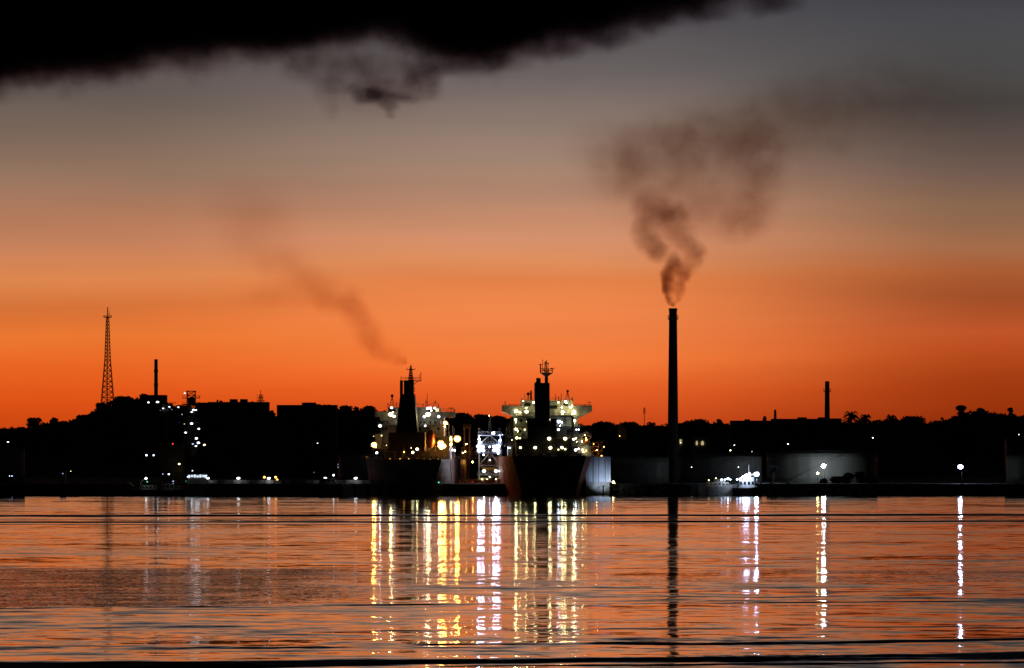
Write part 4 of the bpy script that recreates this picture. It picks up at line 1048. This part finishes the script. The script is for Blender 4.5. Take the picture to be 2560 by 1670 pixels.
g = MB(); B.pbox(g, 1318, 1066, 1391, 1128, 12, 24); g.build('engine_casing', BLACK, B.o)
g = MB(); B.pbox(g, 1290, 1097, 1428, 1136, 9, 16); g.build('aft_deckhouse', BLACK, B.o)
for q_ in ((1330, 1046, 1337, 1066, 14, 17), (1376, 1046, 1391, 1066, 14, 17), (1317, 1046, 1329, 1066, 15, 18)): g = MB(); B.pbox(g, *q_); g.build('ventilator', BLACK, B.o)
g = MB(); f0, f1 = B.L(1337, 1082, 14), B.L(1375, 957, 14); g.box(((f0.x + f1.x) / 2, 19, (f0.z + f1.z) / 2), (f1.x - f0.x, 9, f1.z - f0.z), 0, (.97, .97))
bmesh.ops.bevel(g.b, geom=[e for e in g.b.edges if abs(e.verts[0].co.z - e.verts[1].co.z) > 3], offset=.5, segments=2, affect='EDGES'); fb = g.build('funnel', BLACK, B.o)
g = MB()
for px, w_, t_ in ((1344.5, .6, 944), (1349.5, .35, 945), (1340, .25, 954)): p = B.L(px, 958, 17); g.lathe((p.x, 17, 0), [(w_, p.z - 1), (w_, B.L(0, t_, 17).z)], 12)
g.build('exhaust_pipe', BLACK, fb)
g = MB(); p = B.L(1366, 958, 30); xm = p.x
g.tube((xm, 30, B.L(0, 1001, 30).z), (xm, 30, B.L(0, 938, 30).z), .75, .6, n=12)
g.lathe((xm + .0, 30, 0), [(.6, B.L(0, 940, 30).z), (1.9, B.L(0, 934, 30).z), (2.3, B.L(0, 932, 30).z), (2.3, B.L(0, 931, 30).z)], 16)
g.build('mast', BLACK, B.o)
g = MB(); zp = B.L(0, 931, 30).z
g.rail([(B.L(1352, 0, 30).x, 28.5, zp), (B.L(1381, 0, 30).x, 28.5, zp)], 1.4, 1.3, .08); g.rail([(B.L(1352, 0, 30).x, 31.5, zp), (B.L(1381, 0, 30).x, 31.5, zp)], 1.4, 1.3, .08)
g.tube((xm, 30, zp), (xm - 1.6, 30, zp + 1.8), .1, n=5)
lattice(g, xm - .2, 30, zp, B.L(0, 903, 30).z, 1.0, .45, 4, .12)
for px, t_, cap in ((1351.5, 910, 1), (1357, 898, 0), (1362, 904, 0), (1367, 898, 0), (1370, 906, 0), (1380, 920, 2)):
    s_ = B.L(px, 0, 30).x; z_ = B.L(0, t_, 30).z; g.tube((s_, 30, zp + (.6 if px > 1375 else 0)), (s_, 30, z_), .11 if px != 1351.5 else .25, n=5)
    if cap: g.box((s_ + (.2 if cap == 2 else 0), 30, z_), (1.6, .4, .22))
g.tube((B.L(1362, 0, 30).x, 30, B.L(0, 908, 30).z), (B.L(1371, 0, 30).x, 30, B.L(0, 908, 30).z), .1, n=5); g.ball((B.L(1371, 0, 30).x, 30, B.L(0, 908, 30).z), .28)
g.build('mast_platform', BLACK, B.o)
for px, py, base, r, tri in ((1320.5, 985, 1001, .62, 0), (1419, 978, 1001, .5, 1)):
    g = MB(); p = B.L(px, py, 31); zb_ = B.L(0, base, 31).z
    if tri:
        for s_ in (-1, 1, .2): g.tube((p.x + s_ * .75, 31, zb_), (p.x, 31, p.z), .1, n=5)
    else: g.tube((p.x, 31, zb_), (p.x, 31, p.z), .18, n=6)
    g.ball((p.x, 31, p.z), r, 1.05, 2); g.build('radar_dome', BLACK, B.o)
g = MB(); s_ = B.L(1327.5, 0, 31).x; g.lathe((s_, 31, 0), [(.34, zb), (.34, B.L(0, 978, 31).z), (.15, B.L(0, 975, 31).z)], 10); g.build('vent_stack', BLACK, B.o)
g = MB()
for px, t_ in ((1312, 984), (1389, 985), (1403, 983), (1396, 990), (1431, 994), (1305, 994)): p = B.L(px, 1001, 31); g.tube((p.x, 31, p.z), (p.x, 31, B.L(0, t_, 31).z), .1, n=4)
g.build('aerial', BLACK, B.o)
g = MB()
for k_, (x0, y0, x1, y1) in enumerate(((1336, 1028, 1308, 1040), (1308, 1040, 1320, 1066), (1396, 1066, 1408, 1090), (1446, 1090, 1460, 1115), (1275, 1115, 1290, 1090), (1262, 1090, 1275, 1067), (1270, 1067, 1276, 1060))):
    p, q_ = B.L(x0, y0, 22), B.L(x1, y1, 22); g.tube(p, q_, .12, n=4); g.tube(p + Vector((0, 0, .9)), q_ + Vector((0, 0, .9)), .06, n=4)
g.build('ladder', GREY, B.o)
g = MB()
for px, w_, t_ in ((1300, 1.6, 1135), (1322, 1.2, 1137), (1350, 2, 1136), (1372, 1.2, 1134), (1398, 2.2, 1128), (1406, 1.6, 1131), (1420, 1.3, 1136), (1448, 1.6, 1133), (1460, 1.2, 1138)):
    p = B.L(px, 1141, 5 if px < 1430 else 17); g.box((p.x, p.y, (ZE + B.L(0, t_, 5).z) / 2), (w_, 1.5, B.L(0, t_, 5).z - ZE))
g.build('mooring_winch', BLACK, B.o)
g = MB()
for px in (1482, 1496): s_ = B.L(px, 0, 40).x; g.tube((s_, 40, 3), (s_, 40, B.L(0, 1104, 40).z), .25, n=6)
for py in (1106, 1116, 1128, 1140): g.bx(B.L(1480, 0, 40).x, B.L(1498, 0, 40).x, 39.8, 40.2, B.L(0, py, 40).z - .12, B.L(0, py, 40).z + .12)
g.tube(B.L(1482, 1116, 40), B.L(1496, 1140, 40), .12, n=5)
for i in range(5): g.lathe((B.L(1500 + i % 3 * 4, 0, 42).x, 42, 0), [(.7 - i * .05, B.L(0, 1136 - i * 7, 42).z), (.5, B.L(0, 1130 - i * 7, 42).z)], 8)
g.build('hose_handling_frame', YEL if 0 else RUST, B.o)
g = MB(); B.pbox(g, 1478, 1141, 1526, 1143, 40, 41); g.build('catwalk', YEL, B.o)
# provision crane jib, lifeboat on the starboard side
g = MB(); p = B.L(1466, 1082, 22); g.lathe((0, 0, 0), [(.1, -3.4), (.8, -2.8), (1.3, -1.2), (1.3, 1), (.8, 2.6), (.1, 3)], 14); o = g.build('lifeboat', ORANGE, B.o, True); o.location = (B.L(1466, 0, 24).x, 24, B.L(0, 1103, 24).z); o.rotation_euler = (R(90), 0, 0)
g = MB(); q1 = B.L(1461, 1075, 22); g.path([B.L(1452, 1113, 22), B.L(1455, 1090, 22), B.L(1466, 1078, 22), B.L(1472, 1084, 22)], .16, 6); g.path([B.L(1470, 1113, 22), B.L(1472, 1098, 22), B.L(1478, 1092, 22)], .14, 6); g.build('davit', WHITE, B.o)
g = MB()
for i in range(5): s_ = B.L(1264 + i * 4, 0, 22); g.tube(B.L(1264 + i * 3, 1115, 22), B.L(1266 + i * 4, 1062 + i * 6, 22), .1, n=4)
for py in (1072, 1086, 1100): g.tube(B.L(1262, py, 22), B.L(1282, py, 22), .07, n=4)
g.build('stair_tower', GREY, B.o)
for (px, py, ly, r, c, k) in ((1290, 1028, 25.5, 4.6, 'yg', 60), (1316.5, 1029, 25.5, 4.6, 'yg', 40), (1334, 1006, 26, 3.4, 'yg', 30), (1308, 1002.5, 26.5, 1.6, 'yg', 10), (1396, 1006, 26.5, 2.2, 'yg', 16),
                              (1414, 1004, 24.5, 2.4, 'yg', 40), (1405, 1020, 25.5, 2, 'yg', 22), (1426, 1018, 25.5, 2, 'yg', 20), (1407, 1030, 25.5, 4.6, 'yg', 46), (1435, 1030, 25.5, 5, 'yg', 60), (1430, 1014, 25.5, 2.2, 'yg', 14),
                              (1289, 1049, 23.5, 3.4, 'yg', 20), (1316.5, 1055, 23.5, 2.4, 'yg', 9), (1332, 1054, 18, 2.2, 'yg', 8), (1376, 1049, 18, 2.4, 'yg', 12), (1397, 1054, 22, 4.8, 'bw', 30), (1405, 1056, 22, 2, 'w', 10), (1436, 1052, 22.5, 3.8, 'yg', 26),
                              (1290, 1073, 21, 3.8, 'yg', 20), (1396, 1074, 21, 3.4, 'w', 14), (1312, 1074, 21, 2.4, 'yg', 8), (1292, 1095, 17.5, 3.8, 'yg', 16), (1300, 1096, 17.5, 2, 'yg', 9), (1373, 1096.5, 8, 4.8, 'yg', 30), (1413, 1096.5, 8, 4.6, 'yg', 26),
                              (1301, 1119, 8, 3.4, 'yg', 16), (1338, 1119, 8, 4, 'yg', 22), (1376, 1119.5, 8, 4.4, 'yg', 30), (1405, 1119, 8, 4, 'yg', 22), (1413, 1123, 8, 2.6, 'yg', 9), (1396, 1124, 8, 2.2, 'yg', 7),
                              (1434, 1098, 17.5, 3.4, 'w', 22), (1440, 1096, 17.5, 2, 'yg', 12), (1447, 1074, 20, 2, 'w', 9), (1441, 1074, 20, 2, 'w', 7), (1466, 1100, 19, 2, 'or', 16), (1462, 1088, 19, 1.6, 'yg', 8), (1439, 1125, 16.5, 3.6, 'w', 20), (1446, 1122, 16.5, 2, 'w', 12), (1456, 1124, 17.5, 2, 'yg', 14), (1465, 1127, 17.5, 2.6, 'or', 10),
                              (1504, 1140.5, 39, 3, 'or', 9), (1484, 1110, 38, 1.6, 'or', 8), (1510, 1117, 39, 1.8, 'or', 9), (1274, 1120, 17.5, 2, 'w', 7), (1280, 1100, 17, 1.4, 'yg', 5)):
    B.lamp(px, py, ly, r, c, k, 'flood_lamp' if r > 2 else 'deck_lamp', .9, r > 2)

for px, py, ly, rr, c, k in ((1416, 1008, 26.3, .13, 'yg', 190), (1404, 1018, 26.3, .1, 'yg', 130), (1428, 1019, 26.3, .1, 'yg', 130), (1300, 1031, 25.6, .13, 'yg', 150), (1316, 1020, 26.3, .1, 'yg', 130), (1407, 1035, 25, .12, 'yg', 150), (1431, 1035, 25, .12, 'yg', 150),
                             (1294, 1078, 23.5, .12, 'yg', 110), (1290, 1055, 24, .1, 'yg', 110), (1400, 1064, 24, .1, 'w', 110), (1436, 1060, 24, .1, 'yg', 110), (1455, 1104, 20, .12, 'yg', 150), (1465, 1095, 20, .1, 'or', 150), (1458, 1129, 17, .13, 'yg', 130), (1442, 1104, 19, .1, 'ww', 120), (1492, 1125, 38, .14, 'or', 160)):
    w_ = MB().ball((0, 0, 0), rr, 1, 1).build('fill_bulb', glow('bulb %s %g' % (c, k), LC[c][0], k), B.o); w_.location = B.L(px, py, ly)  # unseen small lights added close to the walls to brighten them

# ------------------------------------------------------------------ pier and loading gantry between the ships
t = Site('pier', 'dark low pier between the two ships under the white gantry', 'pier', 1224, 1530, 0)
g = MB(); a, b_ = t.L(1150, 1207), t.L(1300, 1207); g.bx(a.x, b_.x, 0, 120, a.z - 1.4, a.z); g.build('deck', CONC, t.o)
g = MB()
for i in range(9):
    for j in range(4): g.tube((a.x + 1 + i * (b_.x - a.x - 2) / 8, 1 + j * 12, -4), (a.x + 1 + i * (b_.x - a.x - 2) / 8, 1 + j * 12, a.z - 1.4), .45, n=8)
g.build('piling', CONC, t.o)
g = MB(); rg = np.random.default_rng(2)
for i in range(30):
    px = rg.uniform(1155, 1195) if i % 2 else rg.uniform(1150, 1260); s_ = rg.uniform(.5, 1.8); p = t.L(px, 1207, 2)
    g.box((p.x, rg.uniform(1, 5), a.z + s_ * .4), (s_, s_, s_ * .8), rg.uniform(0, 1))
g.build('mooring_hook', RUST, t.o)
t = Site('loading_gantry', 'brilliantly lit white steel lattice loading gantry between the ships', 'gantry', 1224, 1548, 3.9, hk=1.3)
g = MB(); xl, xr = t.L(1197.5, 0).x, t.L(1251, 0).x; Z = lambda py: t.L(1224, py).z
lv = [1205, 1186, 1164, 1131, 1111, 1088]
for yy in (0, 6):
    for x in (xl, xr): g.tube((x, yy, 0), (x, yy, Z(1087)), .28, n=8)
    for py in lv[1:]: g.tube((xl, yy, Z(py)), (xr, yy, Z(py)), .2, n=6)
    xc = (xl + xr) / 2
    g.tube((xl, yy, Z(1111)), (xc, yy, Z(1088)), .15, n=5); g.tube((xr, yy, Z(1111)), (xc, yy, Z(1088)), .15, n=5)
    g.tube((xl, yy, Z(1131)), (xc, yy, Z(1111)), .12, n=5); g.tube((xr, yy, Z(1131)), (xc, yy, Z(1111)), .12, n=5)
    g.tube((xl, yy, Z(1164)), (xc, yy, Z(1131)), .15, n=5); g.tube((xr, yy, Z(1164)), (xc, yy, Z(1131)), .15, n=5)
    g.tube((xl, yy, Z(1186)), (xr, yy, Z(1164)), .1, n=5); g.tube((xl, yy, Z(1205)), (xr, yy, Z(1186)), .1, n=5); g.tube((xl, yy, Z(1164)), (xr, yy, Z(1186)), .1, n=5)
for py in lv[1:]:
    for x in (xl, xr): g.tube((x, 0, Z(py)), (x, 6, Z(py)), .18, n=5)
g.build('frame', GANTRY, t.o)
for py in (1131, 1111, 1186): MB().bx(xl - .6, xr + .6, -.6, 6.6, Z(py) - .35, Z(py) - .2).rail([(xl - .6, -.6, Z(py) - .2), (xr + .6, -.6, Z(py) - .2)], 1.1, 1.0, .05).build('walkway', GANTRY, t.o)
g = MB(); g.rail([(xl - .3, -.2, Z(1086)), (xr + .3, -.2, Z(1086))], 1.0, 1.2, .05); g.bx(xl - .5, xr + .5, -.4, 6.4, Z(1088), Z(1087)); g.build('walkway', GANTRY, t.o)
g = MB(); lattice(g, (xl + xr) / 2, 3, Z(1086), Z(1043), 1.5, .35, 7, .07); g.tube(((xl + xr) / 2, 3, Z(1043)), ((xl + xr) / 2, 3, Z(1038)), .09, n=5); g.build('mast', GANTRY, t.o)
g = MB(); xc = (xl + xr) / 2
for s_ in (-1, 1):
    g.path([(xc + s_ * .6, -.5, Z(1095)), (xc + s_ * .5, -.5, Z(1150)), (xc + s_ * 1.5, -.7, Z(1168)), (xc + s_ * 2.9, -.8, Z(1160)), (xc + s_ * 3.2, -.8, Z(1145))], .13, 6)
    g.path([(xc + s_ * 1.4, -.4, Z(1095)), (xc + s_ * 1.6, -.4, Z(1155)), (xc + s_ * 2.4, -.7, Z(1171)), (xc + s_ * 3.4, -.7, Z(1168))], .1, 6)
    g.path([(xc + s_ * .2, -.7, Z(1128)), (xc + s_ * .25, -.7, Z(1205))], .12, 6)
g.path([(xr, -.6, Z(1180)), (xr + 1.2, -.7, Z(1162)), (xr + 2, -.7, Z(1158))], .1, 6)
g.build('loading_hose', RUST, t.o)
g = MB(); g.bx(xc - 2.5, xc + 2.2, -.9, 0, Z(1174), Z(1169)); g.tube((xc - 2.6, -.6, Z(1180)), (xc - 1.4, -.6, Z(1168)), .3, n=6); g.build('hose_saddle', YEL, t.o)
g = MB(); g.bx(t.L(1200, 0).x, t.L(1222, 0).x, .5, 4, 0, Z(1194)); g.build('control_cabin', WHITE, t.o)
g = MB(); g.box((t.L(1204, 0).x, 2, Z(1086) + 1), (1.6, 1.2, 1.0)); g.box((t.L(1240, 0).x, 2, Z(1086) + .8), (1.4, 1.2, .8)); g.build('winch_box', GREY, t.o)
for (px, py, r, c, k) in ((1197, 1116, 6.4, 'bw', 40), (1206, 1117, 6.0, 'bw', 28), (1198, 1126, 6.2, 'bw', 30), (1208, 1126, 4.8, 'bw', 20), (1245, 1116, 6.4, 'bw', 40), (1236, 1117, 6, 'bw', 28), (1244, 1126, 6.2, 'bw', 30), (1235, 1126, 4.6, 'bw', 20), (1233, 1083, 4, 'w', 80), (1198, 1098, 3, 'w', 40), (1250, 1101, 3, 'bw', 40), (1200, 1106, 3, 'bw', 40),
                          (1210, 1177.5, 4.4, 'w', 40), (1240, 1177.5, 4.4, 'w', 40), (1209, 1137, 2.2, 'w', 14), (1245, 1134, 2.2, 'bw', 20), (1223, 1039, 1.6, 'ww', 14), (1240, 1198, 1.6, 'ww', 14), (1246, 1206, 1.4, 'ww', 8), (1205, 1199, 2, 'ww', 16), (1218, 1199, 2, 'ww', 16), (1249, 1088, 1.6, 'bw', 14), (1256, 1087, 1.4, 'bw', 6)):
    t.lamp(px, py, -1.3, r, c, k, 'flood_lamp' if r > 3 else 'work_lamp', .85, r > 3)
for px, py, k in ((1224, 1117, 70), (1224, 1150, 50), (1224, 1192, 30)):
    w_ = MB().ball((0, 0, 0), .2, 1, 1).build('fill_bulb', glow('bulb bw %g' % k, LC['bw'][0], k), t.o); w_.location = t.L(px, py, 3)  # extra lights added inside the frame to lift the gantry's brightness
for px, lab in ((1197, 'pair of small grey lamps on a stalk at the gantry roof left corner'), (1249, 'pair of small grey lamps on a stalk at the gantry roof right corner')):
    g = MB(); s_ = t.L(px, 0).x; g.tube((s_, 1, Z(1087)), (s_, 1, Z(1073)), .06, n=5); g.box((s_ - .25, 1, Z(1072)), (.25, .25, .5)); g.box((s_ + .25, 1, Z(1072)), (.25, .25, .5)); g.build('lightning_rod', GANTRY, t.o)
t = Site('navigation_light', 'small green navigation light at the foot of the left ship', 'lamp', 1097, 1488, 0)
MB().tube((0, 0, -3), (0, 0, 4), .12, n=6).build('post', STEEL, t.o); t.lamp(1097, 1206, 0, 1.5, 'gr', 3, 'lamp_head', 1, False)
t = Site('navigation_light', 'small red navigation light on the pier left of the gantry', 'lamp', 1181, 1528, 3.5)
MB().tube((0, 0, 0), (0, 0, 1.1), .1, n=6).build('post', STEEL, t.o); t.lamp(1181, 1205, 0, 1.3, 'rd', 2, 'lamp_head', 1, False)


# ------------------------------------------------------------------ smoke and cloud (volumes)
def volume_mat(name, dens_fn, color, step=None):
    m = bpy.data.materials.new(name); m.use_nodes = True; N = NT(m.node_tree); N.n.clear()
    P = N.n.new('ShaderNodeNewGeometry').outputs['Position']
    d = dens_fn(N, P)
    v = N.n.new('ShaderNodeVolumePrincipled'); v.inputs['Color'].default_value = (0, 0, 0, 1); v.inputs['Absorption Color'].default_value = (*color, 1)
    N.l.new(d, v.inputs['Density'])
    o = N.n.new('ShaderNodeOutputMaterial'); N.l.new(v.outputs[0], o.inputs['Volume'])
    m.cycles.volume_step_rate = step or 1
    return m


def hullmesh(name, blobs, Y, grow, voxel, m, flat=None):
    g = MB()
    for px, py, rx, ry, tau in blobs:
        c = at(px, py, Y); k = Y / FPX; a, b_ = rx * k * grow, ry * k * grow
        gg = bmesh.ops.create_icosphere(g.b, subdivisions=2, radius=1)
        for v in gg['verts']: v.co = Vector((v.co.x * a, v.co.y * (a + b_) / 2, v.co.z * b_)) + c
    o = g.build(name, m); md = o.modifiers.new('union', 'REMESH'); md.mode = 'VOXEL'; md.voxel_size = voxel
    return o


def blob_density(blobs, Y, warp, ws, ns, lo, hi, fine=None):
    def fn(N, P):
        w = N.v('SUBTRACT', N.noise(P, ws, 3, .6, 'Color'), (.5, .5, .5))
        Q = N.v('ADD', P, N.v('SCALE', w, None)); Q.node.inputs[1].links[0].from_node.inputs['Scale'].default_value = warp * 2
        tot = None
        for px, py, rx, ry, tau in blobs:
            c = at(px, py, Y); k = Y / FPX; a, b_ = rx * k, ry * k
            d = N.v('SUBTRACT', Q, tuple(c)); d = N.v('MULTIPLY', d, (1 / a, 2 / (a + b_), 1 / b_))
            l2 = N.v('DOT_PRODUCT', d, d, out=1)
            f = N.m('MAXIMUM', N.m('MULTIPLY_ADD', l2, -.5, 1), 0)
            f = N.m('MULTIPLY', N.m('MULTIPLY', f, f), tau / ((a + b_) * .5))
            tot = f if tot is None else N.m('ADD', tot, f)
        n = N.noise(Q, ns, 4, .6)
        return N.m('MULTIPLY', tot, N.rng(n, lo, hi, .32, 1.4))
    return fn


# chimney smoke
SMK = [(1683, 764, 9, 12, 1.5), (1672, 748, 9, 16, 2.25), (1695, 742, 9, 18, 1.2), (1668, 722, 12, 24, 2.7), (1702, 715, 13, 26, 1.5), (1672, 688, 18, 26, 2.4), (1690, 668, 24, 20, 2.1), (1714, 680, 20, 22, 1.5), (1686, 715, 16, 34, 0.9), (1728, 650, 24, 32, 1.35), (1745, 628, 24, 24, 0.92), (1680, 652, 18, 20, 1.35), (1640, 630, 26, 26, 1.61), (1622, 605, 28, 32, 1.495), (1610, 575, 32, 38, 1.265), (1655, 545, 46, 32, 0.92), (1690, 535, 46, 32, 0.92), (1625, 505, 48, 40, 1.012), (1700, 585, 42, 28, 0.736), (1715, 615, 30, 26, 0.92), (1660, 590, 50, 50, 0.368), (1560, 430, 80, 70, 0.432), (1510, 370, 100, 75, 0.27), (1640, 370, 130, 75, 0.405), (1780, 330, 150, 80, 0.486), (1880, 375, 90, 80, 0.486), (1905, 450, 65, 80, 0.432), (1880, 530, 65, 60, 0.48), (1845, 565, 55, 42, 0.48), (1730, 460, 160, 110, 0.27), (1980, 290, 190, 100, 0.317), (2150, 240, 230, 110, 0.189), (2350, 200, 220, 120, 0.151), (1690, 440, 230, 130, 0.396), (1940, 350, 210, 120, 0.36), (1700, 350, 200, 80, 0.252), (1790, 540, 120, 70, 0.24), (2200, 270, 260, 130, 0.216)]
hullmesh('smoke', SMK, 1600, 1.55, 3.0, volume_mat('chimney smoke', blob_density(SMK, 1600, 3.4, .09, .10, .3, .72), (.3, .16, .11), 1)); sm = bpy.data.objects['smoke']
tag(sm, 'brown smoke drifting from the tall chimney', kind='stuff')
SM2 = [(1029, 922, 6, 6, 1.2), (1023, 916, 10, 9, 0.753), (1012, 907, 15, 11, 0.67), (992, 898, 22, 15, 0.586), (966, 880, 30, 22, 0.502), (935, 860, 36, 32, 0.419), (915, 830, 40, 40, 0.502), (895, 790, 38, 38, 0.502), (880, 765, 40, 30, 0.402), (840, 755, 56, 30, 0.335), (790, 715, 80, 46, 0.281), (720, 670, 80, 50, 0.255), (700, 740, 120, 36, 0.214), (890, 735, 26, 30, 0.234), (660, 600, 110, 80, 0.214), (620, 520, 110, 80, 0.174)]
hullmesh('smoke', SM2, 1514, 1.55, 3.0, volume_mat('ship smoke', blob_density(SM2, 1514, 4.5, .05, .08, .25, .72), (.4, .2, .12), 1)); sm = bpy.data.objects['smoke.001']
tag(sm, 'thin brown exhaust smoke trailing up from the left ship', kind='stuff')


# low black cloud of smoke over the harbour
CY0, CY1 = 1560.0, 1680.0
EDGE = [(-600, 320), (0, 236), (120, 214), (250, 192), (380, 168), (520, 156), (700, 144), (800, 134), (900, 122), (980, 112), (1060, 146), (1110, 164), (1200, 166), (1300, 150), (1400, 132), (1500, 112), (1600, 78), (1700, 44), (1800, 18), (1900, -25), (2050, -90), (2300, -200)]
CK = 1620 / FPX
CE = [((px - 1280) * CK, CH + (HZ - py) * CK) for px, py in EDGE]
WISP = [(930, 243, 46, 22, 2.925), (965, 262, 28, 20, 2.475), (1000, 243, 46, 14, 1.125), (890, 225, 30, 16, 0.675), (1070, 205, 34, 36, 0.75), (1050, 175, 60, 36, 0.75), (1110, 165, 60, 30, 1.125), (760, 175, 60, 36, 0.675), (830, 215, 50, 40, 0.45), (825, 270, 24, 28, 0.3), (970, 285, 14, 18, 0.75), (1000, 195, 80, 40, 0.337), (900, 160, 110, 30, 0.6), (1230, 158, 90, 22, 1.012), (1960, 8, 50, 30, 1.012), (1900, 0, 70, 40, 1.35), (1780, 25, 80, 24, 0.787), (1530, 96, 70, 28, 0.9), (1060, 235, 50, 20, 0.3), (940, 235, 120, 60, 0.225), (1390, 125, 90, 22, 0.787), (880, 190, 110, 44, 0.42), (1030, 215, 60, 40, 0.36), (960, 225, 90, 36, 0.3), (780, 150, 80, 30, 0.48)]


def cloud_density(N, P):
    base = blob_density(WISP, 1620, 4.2, .06, .12, .28, .7)(N, P)
    x, y, z_ = N.sep(P)
    cv = N.n.new('ShaderNodeFloatCurve')
    X0, X1, Z0, Z1 = CE[0][0], CE[-1][0], 120.0, 260.0
    N.l.new(N.rng(x, X0, X1, 0, 1, False), cv.inputs['Value'])
    pts = cv.mapping.curves[0].points
    nz = [((a - X0) / (X1 - X0), (b_ - Z0) / (Z1 - Z0)) for a, b_ in CE]
    pts[0].location = nz[0]; pts[1].location = nz[-1]
    for p in nz[1:-1]: pts.new(*p)
    cv.mapping.update()
    ez = N.m('MULTIPLY_ADD', cv.outputs[0], Z1 - Z0, Z0)
    n1 = N.m('MULTIPLY', N.m('SUBTRACT', N.noise(P, .03, 8, .68), .5), 42)
    n1 = N.m('ADD', n1, N.m('MULTIPLY', N.m('SUBTRACT', N.noise(P, .14, 4, .65), .5), 13))
    d = N.m('SUBTRACT', N.m('ADD', z_, n1), ez)
    core = N.rng(d, -3, 20, 0, .16)
    core = N.m('MULTIPLY', core, N.m('ADD', .0, N.rng(d, -2, 11, .25, 1)))
    # thinner towards the front and back of the bank
    thick = N.m('MULTIPLY', N.rng(y, CY0, CY0 + 25), N.rng(y, CY1, CY1 - 25))
    return N.m('ADD', N.m('MULTIPLY', core, thick), base)


g = MB()
ol = [(a, b_ - 16) for a, b_ in CE]
ol[0:1] = [(CE[0][0], CE[0][1] - 16)]
low = []
for a, b_ in CE:
    px = 1280 + a / CK
    extra = 22 if 700 < px < 1180 else 0
    low.append((a, b_ - 16 - extra * (.5 + .5 * math.cos((px - 930) / 250 * math.pi) if abs(px - 930) < 250 else 0)))
g.prism(low + [(CE[-1][0], 330), (CE[0][0], 330)], CY0, CY1)
cl_ = g.build('cloud', volume_mat('black smoke cloud', cloud_density, (.12, .06, .07), .5)); tag(cl_, 'low black smoke cloud hanging over the harbour', kind='stuff')
